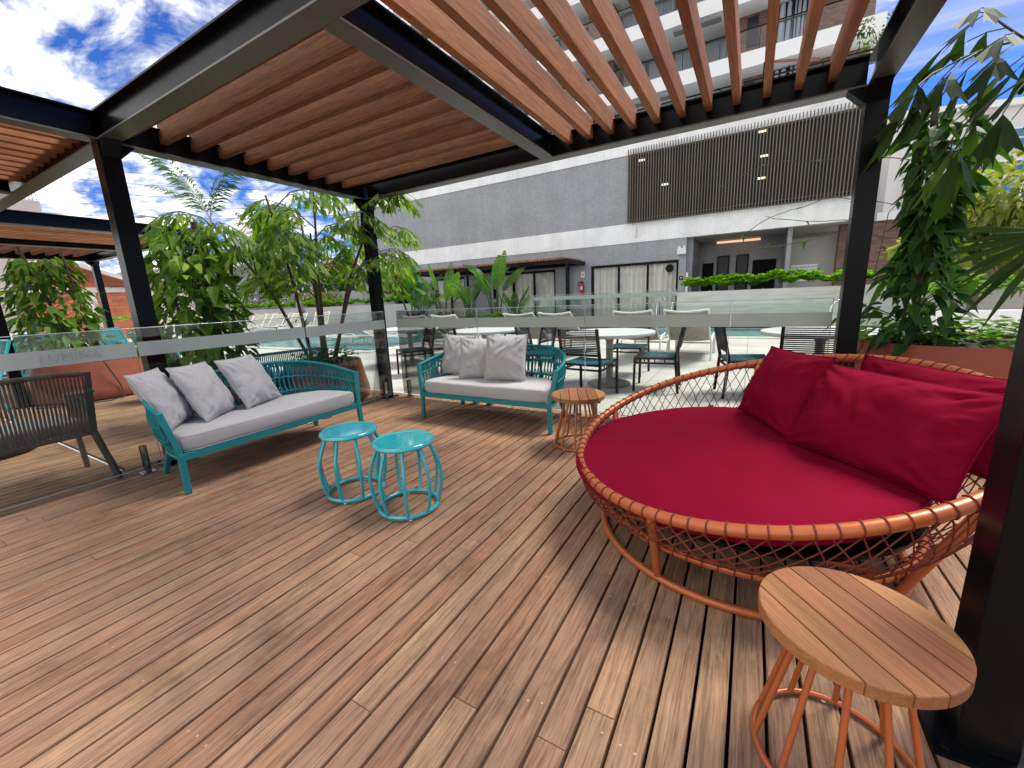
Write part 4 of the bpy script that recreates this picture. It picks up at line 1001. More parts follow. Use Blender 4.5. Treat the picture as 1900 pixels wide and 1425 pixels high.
def fishtail(c, z0, stems, seed, label, L=.17, mat='fish', trunkr=.022):
    rd = random.Random(seed); root = empty('fishtail_palm', (c[0], c[1], z0), 0, label, 'palm'); tr = MB(); st_ = MB(); m = MB()
    for (bx, by, tx, ty, tz, fr) in stems:
        b = Vector((bx, by, 0)); t = Vector((tx, ty, tz)); md = b.lerp(t, .5) + Vector((-.1 * (tx - bx), -.1 * (ty - by), .05)); tr.tube([b, b.lerp(md, .5), md, md.lerp(t, .5), t], [trunkr, trunkr * .95, trunkr * .85, trunkr * .7, trunkr * .5], 8)
        for k in range(fr):
            f = .42 + .58 * (k + .5) / fr; p = (b.lerp(md, f * 2) if f < .5 else md.lerp(t, f * 2 - 1)); a = rd.uniform(0, 6.283); out = Vector((math.cos(a), math.sin(a), 0)) + Vector((tx - bx, ty - by, 0)) * .6
            out.normalize(); ln = rd.uniform(.5, .8)
            pts = [p, p + out * ln * .33 + Vector((0, 0, ln * .34)), p + out * ln * .7 + Vector((0, 0, ln * .46)), p + out * ln * 1.05 + Vector((0, 0, ln * .36))]
            fishfrond(st_, m, pts, L, rd, 7, .5, .30, .6, .55)
    tr.build('trunk', M['brownstem'], root, smooth=60); st_.build('stalks', M['stem'], root, smooth=60); m.build('crown', M[mat], root); return root
planter((-4.90, 3.42), .47, .55, .52, 'terracotta coloured planter outside the glass by the middle post')
cover((-4.90, 3.42), .50, .44, .44, 170, .06, 34, 'low greens around the fishtail palm stems', 'cover', .18)
rs = [(-.10, -.10, -.62, -.75, 1.75, 4), (.05, .0, .05, .15, 2.15, 4), (.10, .10, .55, .65, 1.95, 4), (-.05, .1, -.45, .25, 2.0, 4), (.12, -.08, .30, -.15, 1.6, 4), (-.02, .16, .1, 1.05, 1.7, 3), (0, -.15, -.15, -.35, 2.05, 3)]
fishtail((-4.90, 3.42), .50, rs, 41, 'bright fishtail palm with several dark stems left of the middle post', .165)
rd_ = random.Random(9); root = empty('fishtail_palm', (2.1, 3.0, .0), 0, 'dark fishtail palm whose fronds reach in at the upper right', 'palm'); tr = MB(); st_ = MB(); m = MB(); O = Vector((2.1, 3.0, 0))
tr.tube([(0, 0, 0), (-.03, .05, 1.2), (-.12, .15, 2.1)], [.035, .03, .022], 8)
for pts, kk in (([(1.98, 3.15, 2.1), (1.45, 3.35, 2.42), (1.16, 3.4, 2.42), (1.0, 3.4, 2.42), (.90, 3.4, 2.40), (.80, 3.4, 2.36), (.72, 3.4, 2.30)], 4), ([(1.98, 3.15, 2.1), (1.40, 3.4, 2.36), (1.22, 3.45, 2.29), (1.06, 3.45, 2.18), (.94, 3.45, 2.05), (.88, 3.5, 1.92)], 3),
               ([(1.98, 3.15, 2.1), (1.5, 3.4, 2.45), (1.12, 3.4, 2.42), (1.04, 3.4, 2.50), (.97, 3.4, 2.58), (.93, 3.4, 2.60)], 3)):
    fishfrond(st_, m, [Vector(p) - O for p in pts], .24, rd_, kk, .4, .24, .5, .35, 2)
tr.build('trunk', M['brownstem'], root, smooth=60); st_.build('stalks', M['stem'], root, smooth=60); m.build('crown', M['fishdk'], root)
# ---- fan palm at the right edge
root = empty('fan_palm', (1.75, 3.0, 0), 0, 'fan palm blades poking in from the right edge above the planter', 'palm'); m = MB(); O = Vector((1.75, 3.0, 0)); hub = Vector((1.22, 3.0, 1.44)) - O; rd = random.Random(12)
for i in range(9):
    a = R(168 + 72 * i / 8); d = Vector((math.cos(a), .25 * rd.uniform(-1, 1), math.sin(a))); L = rd.uniform(.36, .48); s = Vector((-d.z, 0, d.x)); 
    e = lambda t, w_: hub + d * L * t + s * w_ + Vector((0, .012 * abs(w_) / .012, -.05 * t * t))
    m.add([e(.1, 0), e(.15, .010), e(.6, .015), e(1, 0), e(.6, -.015), e(.15, -.010), e(.6, 0) + Vector((0, .012, 0))], [(0, 1, 2, 6), (6, 2, 3), (0, 6, 4, 5), (6, 3, 4)], rd.uniform(.1, .6))
m.build('fan_leaf', M['fishdk'], root); m = MB(); m.tube([(0, 0, 0), (-.05, 0, .8), hub - Vector((-.2, 0, .15)), hub], [.03, .02, .012, .009], 8); m.build('trunk', M['stem'], root, smooth=60)
# ---- paddle leaf plants (bird of paradise) beyond the pool
def paddle(c, n, hmax, seed, label):
    rd = random.Random(seed); root = empty('paddle_leaf_plant', (c[0], c[1], .0), 0, label, 'plant', 'paddle leaf plants beyond the pool'); st_ = MB(); m = MB()
    for i in range(n):
        a = 6.283 * i / n + rd.uniform(-.4, .4); sp = rd.uniform(.10, .50); h = hmax * rd.uniform(.5, .85); BL = hmax * rd.uniform(.36, .48); W = BL * rd.uniform(.34, .46)
        o = Vector((math.cos(a), math.sin(a), 0)); b = o * .08; t = o * sp * h * .55 + Vector((0, 0, h * .62)); st_.tube([b, b.lerp(t, .5) + Vector((0, 0, .05)), t], [.045, .03, .018], 6)
        d = (o * sp * 1.2 + Vector((0, 0, 1))).normalized(); s = Vector((-math.sin(a), math.cos(a), 0)) * math.cos(rd.uniform(-1, 1)) + o * rd.uniform(-.6, .6); s.normalize(); bend = rd.uniform(.0, .9); r = rd.uniform(.1, .9); K = 15; prev = None
        for j in range(K):
            for sg in (-1, 1):
                tear = rd.uniform(.0, .35) if rd.random() < .4 else 0
                def q(tt, w_): return t + d * BL * tt + o * bend * BL * tt * tt * .6 + Vector((0, 0, -bend * BL * tt * tt * .55)) + s * sg * w_ * W * .5 + Vector((0, 0, -.25 * W * w_ * w_ - .12 * tear * w_))
                wd = lambda tt: math.sin(math.pi * min(1, .06 + tt * .94)) ** .6
                t0, t1 = j / K, (j + 1) / K - .012
                m.face([q(t0, 0), q(t0 + .02, wd(t0)), q(t1 + .02, wd(t1) * (1 - tear)), q(t1, 0)], min(1, max(0, r + rd.uniform(-.08, .08))))
        st_.tube([t, t + d * BL * .5 + o * bend * BL * .15 + Vector((0, 0, -bend * BL * .14)), t + d * BL * .97 + o * bend * BL * .57 + Vector((0, 0, -bend * BL * .52))], [.016, .012, .004], 5)
    m.build('leaves', M['banana'], root); st_.build('stalks', M['stem'], root, smooth=60)
for i, (x, y, n, h, lb) in enumerate(((-14.2, 15.0, 7, 3.7, 'paddle leaf plant nearest the middle post, beyond the pool'), (-12.2, 14.9, 6, 3.5, 'paddle leaf plant with a split fan, between the two tall ones'), (-9.4, 14.9, 8, 3.7, 'tall pair of paddle leaves in front of the black framed windows'), (-13.3, 14.7, 9, 2.3, 'low paddle leaf plant beside the middle post'), (-10.6, 14.8, 8, 2.5, 'low dark paddle leaf plant left of the tall pair'), (-8.5, 15.0, 7, 2.0, 'brown tipped paddle leaf plant right of the tall pair'))):
    paddle((x, y), n, h, 50 + i, lb)
def hedge(name, lo, hi, n, L, mat, seed, label, cat='hedge', k=5, r0=.45):
    rd = random.Random(seed); m = MB(); (x0, y0, z0), (x1, y1, z1) = lo, hi; H = z1 - z0
    for i in range(n):
        x = rd.uniform(0, x1 - x0); y = rd.uniform(0, y1 - y0); top = .55 + .45 * noise.noise(Vector((x * 1.3 + seed, y * 1.3, 2))) + .2 * noise.noise(Vector((x * 4, y * 4, seed)))
        z = H * max(0, min(1.1, top)) * rd.uniform(.3, 1.0) ** .5
        rosette(m, Vector((x, y, z)), rd, k, L, .9, r0 + .3 * (z / H - .5))
    o = m.build(name, M[mat], None, loc=lo); return tag(o, label, cat, None, 'stuff')
hedge('hedge', (-2.1, 15.50, 1.12), (3.0, 16.5, 1.86), 1500, .14, 'sunlime', 61, 'bright green hedge plants on top of the concrete wall')
hedge('hedge', (-11.2, 14.3, .0), (-5.5, 15.3, .75), 420, .20, 'hedge', 62, 'low green planting below the pool fence')
hedge('hedge', (-34, 15.85, 1.12), (-14.5, 17.0, 1.75), 1100, .20, 'sunlime', 63, 'yellow green planting on top of the far wall')
hedge('hedge', (2.3, 8.15, .78), (6.5, 9.8, 1.42), 420, .15, 'hedge', 64, 'bushy green planting above the low white wall at the right')
hedge('hedge', (-22, 2.5, .95), (-15.5, 6.6, 1.25), 300, .14, 'hedge', 65, 'planting on the low white wall at the far left')
# ---- trees
def tree(c, h, tr_, cr, n, L, mat, seed, label, grp='trees behind the far wall', blobs=9, flat=.8, z0=0, trunkmat='bark'):
    rd = random.Random(seed); root = empty('tree', (c[0], c[1], z0), 0, label, 'tree', grp); t = MB(); m = MB(); top = Vector((rd.uniform(-.3, .3), rd.uniform(-.3, .3), h * .62))
    t.tube([(0, 0, 0), top * .5 + Vector((.08, 0, 0)), top], [tr_, tr_ * .8, tr_ * .5], 9); bl = []
    for i in range(blobs):
        a = rd.uniform(0, 6.283); q = cr * math.sqrt(rd.uniform(.05, 1)); b = Vector((math.cos(a) * q, math.sin(a) * q, h * .68 + cr * flat * rd.uniform(-.55, .8) * (1 - .5 * q / cr))); bl.append((b, cr * rd.uniform(.28, .5)))
        t.tube([top * rd.uniform(.55, .95), top.lerp(b, .55) + Vector((0, 0, .1)), b], [tr_ * .4, tr_ * .22, tr_ * .08], 6)
    for i in range(n):
        b, br = rd.choice(bl); p = b + rv_(rd) * br * rd.uniform(.5, 1.05) ** .6; out = (p - b).normalized()
        leaf(m, p, out + rv_(rd) * .8 + Vector((0, 0, -.4)), Vector((0, 0, 1)) + rv_(rd) * .7, L * rd.uniform(.6, 1.3), L * rd.uniform(.35, .6), min(1, max(0, .42 + .28 * out.z + rd.uniform(-.25, .3))), .3, .15)
    t.build('trunk', M[trunkmat], root, smooth=60); m.build('crown', M[mat], root); return root
tree((-33, 19, 0), 4.6, .16, 2.2, 1500, .34, 'tree', 71, 'dark green tree behind the breeze block wall, left')
tree((-27, 21, 0), 4.2, .16, 2.0, 1300, .32, 'hedge', 72, 'light green tree behind the fishtail palm')
tree((-21, 20.5, 0), 4.6, .16, 1.9, 1300, .32, 'tree', 73, 'green tree at the left corner of the grey building')
tree((-38, 16.5, 0), 4.2, .15, 2.0, 1200, .34, 'tree', 74, 'dark green tree right of the orange brick house')
tree((-24.5, 17.6, 0), 2.3, .10, 1.1, 700, .22, 'yellow', 75, 'pale yellow bush in front of the breeze block wall')
tree((-17.8, 17.6, 0), 3.3, .09, 1.2, 700, .22, 'yellow', 78, 'yellow green bush beside the grey building corner')
tree((4.3, 13.2, 0), 3.1, .10, 1.7, 2600, .24, 'yellow', 76, 'yellow bamboo like clump at the right behind the planter', 'trees at the right', 14, .9)
tree((6.2, 15.5, 0), 3.9, .12, 1.6, 1300, .24, 'yellow', 79, 'taller yellow green clump below the pale building', 'trees at the right', 10, .9)
tree((2.75, 18.7, 7.05), 2.7, .03, .5, 200, .12, 'tree', 77, 'small thin tree standing on the podium roof corner', None, 8, 1.4, 7.0)
def frondpalm(c, h, lean, nf, FL, seed, label, z0=0, r0=.10, LW=.45, mat='palm', up=.5, trunk='paletrunk', angs=None, dr=.55):
    rd = random.Random(seed); root = empty('palm_tree', (c[0], c[1], z0), 0, label, 'palm', 'feather palms behind the far wall'); t = MB(); m = MB(); top = Vector((lean[0], lean[1], h))
    t.tube([Vector((0, 0, 0)), top * .33 + Vector((lean[0] * -.08, 0, 0)), top * .66, top], [r0 * 1.25, r0, r0 * .9, r0 * .7], 10)
    for i in range(nf):
        a = 6.283 * i / nf + rd.uniform(-.3, .3); el = rd.uniform(up - .45, up + .5)
        if angs: a, el = R(angs[i][0]), R(angs[i][1])
        o = Vector((math.cos(a), math.sin(a), 0)); K = 12; pts = []
        for j in range(K + 1):
            s = j / K; pts.append(top + o * FL * (s * math.cos(el) + (.30 * s * s if angs else 0)) + Vector((0, 0, FL * (math.sin(el) * s - dr * s * s * (math.cos(el) if not angs else .5)))))
        t.tube(pts, [.022 * (1 - .8 * j / K) for j in range(K + 1)], 5); r = rd.uniform(.2, .7)
        for j in range(1, K):
            for q in range(3):
                s = q / 3; p = pts[j].lerp(pts[j + 1], s); tn = (pts[j + 1] - pts[j]).normalized(); sd_ = tn.cross(Vector((0, 0, 1))); sd_.normalize()
                ll = LW * FL * .55 * math.sin(math.pi * min(1, .12 + (j + s) / K * .86)) ** .7
                for sg in (-1, 1):
                    d = (tn * .65 + sd_ * sg * .75 + Vector((0, 0, rd.uniform(-.5, .1)))).normalized(); e = p + d * ll + Vector((0, 0, -.25 * ll)); w_ = tn * .018 * FL
                    m.face([p - w_ * .5, p + d * ll * .5 - w_ * .6, e, p + d * ll * .5 + w_ * .6], min(1, max(0, r + rd.uniform(-.2, .25))))
    t.build('trunk', M[trunk], root, smooth=60); m.build('crown', M[mat], root); return root
frondpalm((-28.9, 14.0), 6.7, (.0, -.1), 5, 5.6, 81, 'tall feather palm against the sky right of the left post', 0, .09, .30, 'palm', 1.1, 'paletrunk', [(215, 74), (22, 66), (190, 50), (40, 80), (300, 60)], .62)
frondpalm((-28.5, 18.2), 6.9, (-1.2, .0), 11, 2.6, 82, 'pale trunked palm leaning left behind the fishtail palm', 0, .17)
frondpalm((-36.5, 19.5), 5.6, (.3, 0), 12, 3.0, 83, 'feather palm with drooping fronds, left behind the breeze blocks', 0, .18)
frondpalm((-23.6, 15.4), 5.4, (-.9, .2), 9, 2.0, 84, 'thin pale palm stem standing at the far wall', .0, .13)
frondpalm((-40, 23), 8.0, (.5, .2), 12, 3.4, 85, 'feather palm rising behind the others at the left', 0, .2)

# ================================================================== BUILDINGS AND WALLS
def place(root, loc):
    root.location = loc
    for ch_ in root.children: ch_.location = Vector(ch_.location) - Vector(loc)
def bx(lo, hi, name, mat, parent=None, bevel=None, r=.5):
    m = MB(); m.box(lo, hi, r); return m.build(name, mat, parent, bevel=bevel)
def curtain(x0, x1, y, z0, z1, parent, mat, seed=0):
    m = MB(); n = int((x1 - x0) / .025)
    m.grid(lambda u, v: (x0 + (x1 - x0) * u, y + .085 * math.sin((x0 + (x1 - x0) * u) * 27 + 1.6 * math.sin((x0 + (x1 - x0) * u) * 5 + seed)) * (.55 + .45 * v), z0 + (z1 - z0) * v), n, 3)
    return m.build('curtain', mat, parent, smooth=60)
def sliding(parent, x0, x1, z0, z1, yf_, panes, cmat, seed=0, t=.09):
    f = empty('window'); f.parent = parent
    m = MB(); m.box((x0, yf_, z0), (x0 + t, yf_ + .12, z1)); m.box((x1 - t, yf_, z0), (x1, yf_ + .12, z1)); m.box((x0 + t, yf_, z1 - t), (x1 - t, yf_ + .12, z1)); m.box((x0 + t, yf_, z0), (x1 - t, yf_ + .12, z0 + t * .7))
    for i in range(1, panes):
        x = x0 + (x1 - x0) * i / panes; m.box((x - .04, yf_ + .01, z0 + t * .7 + .001), (x + .04, yf_ + .11, z1 - t - .001))
    m.build('frame', M['black'], f)
    m = MB(); m.box((x0 + t, yf_ + .055, z0 + t * .7), (x1 - t, yf_ + .063, z1 - t)); m.build('pane', M['wglass'], f)
    if cmat: curtain(x0 + t, x1 - t, yf_ + .20, z0 + .02, z1 - .03, f, cmat, seed)
    bx((x0 - .1, yf_ + .75, z0), (x1 + .1, yf_ + .8, z1 + .1), 'dark_room', M['dark'], f)
    return f
# ---- podium building across the pool
Y0 = 18.0; X0, X1 = -21.1, 3.02
pod = empty('podium_building', (0, 0, 0), 0, 'grey tiled low building with white bands and sliding doors across the pool', 'building')
ops = [(-20.2, -16.5, 3.05), (-15.2, -13.15, 2.40), (-11.4, -7.95, 2.42), (-6.23, -2.6, 2.43)]
m = MB(); x = X0
for a, b, zt_ in ops:
    m.box((x, Y0, 0), (a, Y0 + .3, 3.24)); m.box((a, Y0, zt_), (b, Y0 + .3, 3.24)); x = b
m.box((x, Y0, 0), (-2.33, Y0 + .3, 3.24)); m.box((X0, Y0, 4.0), (X1, Y0 + .3, 6.6))
m.build('wall', M['mosaic'], pod)
m = MB(); m.box((X0 + .001, Y0 + .301, 0), (X0 + .3, 26, 7.0)); m.build('side_wall', M['mosaicside'], pod)
m = MB(); m.box((X0 - .02, Y0 - .03, 3.24), (X1 + .02, Y0 + .299, 4.0)); m.box((X0 - .02, Y0 - .03, 6.6), (X1 + .02, Y0 + .299, 7.15)); m.build('white_band', M['wmosaic'], pod)
bx((X0 + .3, Y0 + .301, 6.8), (X1, 32, 7.0), 'roof', M['whitep'], pod); bx((X1 - .3, Y0 + .302, 4.0), (X1 - .001, 26, 6.79), 'side_wall', M['wmosaic'], pod)
bx((-2.33, Y0 + .30, 3.25), (X1, 22.4, 3.45), 'recess_ceiling', M['ceil'], pod)
m = MB(); m.box((-2.33, 20.9, 0), (.98, 21.2, 3.249)); m.box((-2.329, Y0 + .302, 0), (-2.13, 20.899, 3.249)); m.build('recess_wall', M['mosaic'], pod)
bx((.98, Y0 + .31, 0), (1.12, 21.3, 3.249), 'recess_wall', M['mosaicside'], pod); bx((1.121, 19.5, 0), (2.55, 19.7, 2.95), 'recess_wall', M['wallgrey'], pod); bx((1.121, 21.2, 0), (2.9, 21.3, 3.249), 'recess_wall', M['ceil'], pod)
for a, b, z in ((-2.0, -1.55, 2.35), (-.05, .80, 2.35)): o = bx((a, 20.86, 0), (b, 20.899, z), 'door', M['dark'], pod); bx((b - .12 if a < -1 else (a + b) / 2, 20.85, 1.05), (b - .09 if a < -1 else (a + b) / 2 + .03, 20.859, 1.17), 'handle', M['chrome'], o)
for a, b in ((-1.42, -.93), (-.68, -.20)):
    f = bx((a, 20.84, .6), (b, 20.899, 2.62), 'window', M['black'], pod); bx((a + .06, 20.83, .66), (b - .06, 20.839, 2.56), 'pane', M['navy'], f)
for i, (a, b, z) in enumerate(ops[1:]): sliding(pod, a, b, .02, z - .01, Y0 + .06, (2, 3, 3)[i], M['curtain'], i)
bx((-20.2, 19.2, 0), (-16.5, 19.3, 3.24), 'dark_room', M['dark'], pod)
bx((-1.45, 20.5, 3.12), (.17, 20.62, 3.20), 'light_strip', emit('warm_strip', (1.0, .66, .42), .38), pod)
m = MB(); rr = random.Random(2)
for i in range(75):
    xx = -4.62 + .098 * i; m.box((xx, Y0 - .24, 3.97), (xx + .030, Y0 - .17, 6.74 + .0), rr.random())
for z in (4.12, 6.5): m.box((-4.64, Y0 - .169, z), (2.68, Y0 - .15, z + .03), .1)
m.build('slat_screen', M['brise'], pod)
bx((-4.6, Y0 - .10, 4.05), (2.64, Y0 - .035, 6.58), 'screen_backing', M['briseback'], pod)
wl = emit('warm_spot', (1.0, .80, .58), .9)
for (xx, z) in ((-.05, 6.45), (.06, 5.66), (.03, 4.95), (-4.1, 6.3), (-3.2, 5.27)): bx((xx - .11, Y0 - .135, z - .03), (xx + .11, Y0 - .105, z + .03), 'spot_light', wl, pod)
place(pod, (-9, Y0, 0))
# brick wing
br = empty('brick_wing', (0, 0, 0), 0, 'brown brick wall right of the grey recess behind the corner post', 'building')
bx((2.56, 19.0, 0), (7.5, 19.4, 3.24), 'wall', M['brick'], br); bx((3.5, 18.9, 3.241), (7.6, 19.6, 3.5), 'roof', M['whitep'], br); place(br, (5, 19.2, 0))
# small fittings on the building (hung on it: own things)
e = empty('fire_extinguisher', (-6.62, 17.90, 1.26), 0, 'red fire extinguisher on the grey tiled wall', 'extinguisher')
m = MB(); m.lathe([(.07, 0), (.085, .02), (.085, .36), (.06, .42), (.03, .45)], 20); m.build('cylinder', M['extred'], e, smooth=40)
m = MB(); m.tube([(0, 0, .46), (-.08, 0, .52), (-.16, 0, .50), (-.19, 0, .40), (-.13, 0, .34)], .018, 6); m.box((-.03, -.02, .45), (.05, .02, .53)); m.build('hose', M['black'], e)
m = MB(); m.box((-.04, -.091, .18), (.05, -.084, .32)); m.build('label_patch', M['white'], e)
def plate(name, lo, hi, mat, label, cat, grp=None):
    c = [(lo[i] + hi[i]) / 2 for i in range(3)]; m = MB(); m.box([lo[i] - c[i] for i in range(3)], [hi[i] - c[i] for i in range(3)])
    return tag(m.build(name, mat, None, bevel=.004, loc=c), label, cat, grp)
s = plate('sign_plate', (-6.68, 17.97, 1.96), (-6.52, 17.998, 2.22), M['white'], 'small white sign above the fire extinguisher', 'sign'); m = MB(); m.lathe([(.028, 0), (.028, .06), (.012, .08)], 10, (0, 0, -.04)); o = m.build('pictogram', M['extred'], s, loc=(0, -.014, 0)); o.scale = (1, .1, 1)
s = plate('sign_plate', (-6.70, 17.97, 1.02), (-6.50, 17.998, 1.22), M['extred'], 'small red square sign below the fire extinguisher', 'sign')
s = plate('sign_plate', (-2.56, 17.97, 1.64), (-2.42, 17.998, 1.78), M['black'], 'small black square sign with an arrow beside the curtained door', 'sign')
m = MB(); m.add([(-.045, -.0145, 0), (0, -.0145, .03), (0, -.0145, -.03), (0, -.0145, .011), (.045, -.0145, .011), (.045, -.0145, -.011), (0, -.0145, -.011)], [(0, 1, 2), (3, 4, 5, 6)]); m.build('arrow', M['white'], s)
e = empty('emergency_light', (-2.48, 17.9, 2.74), 0, 'white twin emergency light at the corner of the grey recess', 'lamp')
m = MB(); m.box((-.17, -.07, -.13), (.15, .095, .10)); m.build('housing', M['white'], e, bevel=.01)
for q in (-.1, .08):
    m = MB(); m.lathe([(.05, .101), (.06, .12), (.06, .17), (.03, .19)], 12, (q, 0, 0)); m.build('lamp_head', M['white'], e, smooth=40)
s = plate('sign_board', (-16.05, 17.96, 1.10), (-15.5, 17.998, 1.68), M['black'], 'framed notice on the grey wall left of the paddle leaves', 'notice'); m = MB(); m.box((-.25, -.026, -.26), (.25, -.0195, .26)); m.build('paper', M['beige'], s)
s = plate('sign_plate', (-15.42, 17.94, 1.22), (-15.30, 17.998, 1.5), M['extred'], 'small red alarm box beside the framed notice', 'alarm box')
for q, lb in ((-16.25, 'left of the framed notice'), (-15.4, 'above the red alarm box')): plate('sign_plate', (q, 17.97, 1.78), (q + .14, 17.998, 1.98), M['black'], 'small black room sign ' + lb, 'sign')
s = plate('sign_board', (1.22, 19.44, 1.36), (2.06, 19.498, 1.98), M['whitep'], 'white notice board with lines of text above the hedge', 'sign')
for i, ln in enumerate(('SAÚDE MAIOR SEGURAS', 'PROFUNDIDADE DE 1,35 A 1,45', 'USO OBRIGATÓRIO DE TRAJE', 'NÃO CORRER NA BORDA', 'BANHO ANTES DA PISCINA')): text('lettering', ln, .075, M['ink'], s, (0, -.031, .21 - .105 * i), (R(90), 0, 0))
s = plate('wall_light', (-2.30, 17.9, .75), (-2.22, 17.995, 1.9), M['white'], 'slim white vertical panel at the edge of the recess', 'panel')
plate('wall_light', (-4.36, 17.9, 3.46), (-4.28, 17.965, 3.86), M['white'], 'small white vertical fitting on the white band below the slat screen', 'fitting')
m = MB(); m.lathe([(.16, 0), (.16, .01)], 28); o = m.build('door_sticker', M['black'], None, loc=(-2.95, 18.105, 2.12)); o.rotation_euler = (R(90), 0, 0); tag(o, 'round black sticker in the top right corner of the sliding door', 'sticker')
# canopy at the building
cp = empty('canopy', (0, 0, 0), 0, 'thin black pergola with clay coloured slats at the grey building', 'pergola')
m = MB(); m.box((-15.2, 15.95, 2.50), (-6.5, 16.05, 2.66)); m.box((-15.2, 17.85, 2.50), (-6.5, 17.97, 2.66))
for x in (-15.2, -11.6, -6.6): m.box((x, 16.051, 2.51), (x + .1, 17.849, 2.65))
m.build('beam', M['black'], cp)
for x in (-15.15, -11.55, -6.6): bx((x, 15.96, .0), (x + .09, 16.04, 2.499), 'post', M['black'], cp)
bx((-7.25, 17.7, 0), (-7.16, 17.79, 2.499), 'post', M['black'], cp)
m = MB(); rr = random.Random(5)
for i in range(60): m.box((-15.1 + .142 * i, 15.8, 2.662), (-15.1 + .142 * i + .05, 18.0 - .04, 2.74), rr.random())
m.build('roof_slats', M['slat'], cp); place(cp, (-10.8, 16.9, 0))
# concrete planter wall and far walls
def wall(lo, hi, mat, label, name='wall'):
    c = ((lo[0] + hi[0]) / 2, (lo[1] + hi[1]) / 2, lo[2]); m = MB(); m.box([lo[i] - c[i] for i in range(3)], [hi[i] - c[i] for i in range(3)])
    return tag(m.build(name, M[mat], None, loc=c), label, 'wall')
wall((-2.25, 15.46, -.02), (9.0, 15.66, 1.16), 'concrete', 'rough board marked concrete wall below the green hedge', 'concrete_wall')
wall((-35, 15.6, -.02), (-13.2, 15.85, 1.16), 'wallgrey', 'grey retaining wall behind the far loungers', 'retaining_wall')
wall((2.25, 7.95, -.02), (7.0, 8.15, .80), 'whitep', 'low white wall at the right behind the planter', 'low_wall')
wall((-22.2, 2.2, -.02), (-15.2, 2.45, 1.0), 'whitep', 'low white wall at the far left below the brick house', 'low_wall')
wall((-24.2, 18.2, -.02), (-18.5, 18.5, 2.1), 'wallgrey', 'plain grey wall right of the breeze blocks', 'garden_wall')
bb = empty('breeze_block_wall', (-30, 17.3, 0), 0, 'grey breeze block wall with triangular openings behind the hedge', 'wall'); m = MB()
for i in range(12):
    for j in range(3):
        x = -5.0 + i * .86; z = 1.35 + j * .47; m.box((x, 0, z), (x + .86, .18, z + .05)); m.box((x, 0, z + .051), (x + .05, .18, z + .469)); m.bar((x + .08, .09, z + .07), (x + .43, .09, z + .44), .16, .045); m.bar((x + .43, .09, z + .44), (x + .80, .09, z + .07), .16, .045)
m.box((-5.0, 0, 2.76), (5.37, .18, 2.84)); m.box((-5.0, .001, 0), (5.37, .179, 1.349)); m.build('blocks', M['wallgrey'], bb)
m = MB(); m.box((-5.2, .6, 0), (5.4, .7, 2.6)); 
# ladder and handrail
mb = MB(); mb.tube([(0, 0, -.05), (0, 0, .70), (.05, .02, .82), (.14, .06, .87), (.30, .2, .86), (.36, .3, .74), (.36, .3, -.05)], .028, 10); tag(mb.build('handrail', M['chrome'], None, smooth=60, loc=(1.56, 11.6, 0)), 'curved chrome pool handrail left of the corner post', 'handrail')
ld = empty('pool_ladder', (-2.6, 15.25, 0), 0, 'chrome pool ladder in front of the curtained door', 'ladder')
for q in (-.25, .25):
    m = MB(); m.tube([(q, -.12, -.8), (q, -.12, .6), (q, .0, .82), (q, .22, .86), (q, .4, .7), (q, .42, .0)], .022, 8); m.build('rail', M['chrome'], ld, smooth=60)
for z in (-.3, -.05, .2): m = MB(); m.tube([(-.25, -.12, z), (.25, -.12, z)], .02, 8); m.build('rung', M['chrome'], ld)
# ---- apartment tower behind the podium
YT = 26.0
tw = empty('apartment_tower', (0, 0, 0), 0, 'brick and white balcony tower seen through the pergola slats', 'building')
TX0, TX1 = -25.0, 4.25
for k, z in enumerate((9.0, 11.85, 14.7, 17.55, 20.4, 23.2)):
    bx((TX0, YT, z), (TX1, YT + 6, z + .70), 'slab_band', M['whitep'], tw)
    if k < 5:
        zb_, zt_ = z + .70, z + 2.85
        for lo_, hi_ in (((-1.6, 1.2), (TX1 - .25, 1.5)), ((-1.6, 1.501), (-1.3, 4.79)), ((-9.5, 1.2), (-8.0, 4.79)), ((-24.9, 1.2), (-19.5, 4.79)), ((-14.4, 2.4), (-13.2, 4.79))): bx((lo_[0], YT + lo_[1], zb_), (hi_[0], YT + hi_[1], zt_), 'brick_wall', M['brick'], tw)
        bx((TX0, YT + 4.8, zb_), (-1.61, YT + 5, zt_), 'back_wall', M['wallgrey'], tw)
        for a, b, p_ in ((-7.9, -1.7, 4), (-13.1, -9.6, 3), (-19.4, -14.5, 3)): sliding(tw, a, b, zb_ + .02, zb_ + 2.1, YT + 2.4, p_, M['bcurtain'], k, .07)
        f = empty('window'); f.parent = tw; m = MB(); m.box((.2, YT + 1.14, zb_ + .05), (1.55, YT + 1.199, zt_ - .02)); m.build('frame', M['black'], f)
        curtain(.26, 1.49, YT + 1.09, zb_ + .1, zt_ - .07, f, M['bcurtain'], k); m = MB(); m.box((.2, YT + 1.0, zb_ + 1.3), (1.55, YT + 1.03, zb_ + 1.36)); m.box((.84, YT + 1.0, zb_ + .05), (.90, YT + 1.03, zt_ - .02)); m.build('mullion', M['black'], f)
        bx((-1.1, YT + 1.15, zb_ + .7), (-.6, YT + 1.199, zt_ - .15), 'side_window', M['navy'], tw)
        m = MB(); m.box((TX0, YT + .10, zb_ + .98), (TX1, YT + .14, zb_ + 1.03)); x = TX0
        while x < TX1: m.box((x, YT + .11, zb_), (x + .035, YT + .135, zb_ + .979)); x += 1.75
        rl = m.build('railing', M['black'], tw); m = MB(); m.box((TX0, YT + .06, zb_ + .05), (TX1, YT + .07, zb_ + .95)); m.build('glass', M['wglass'], rl)
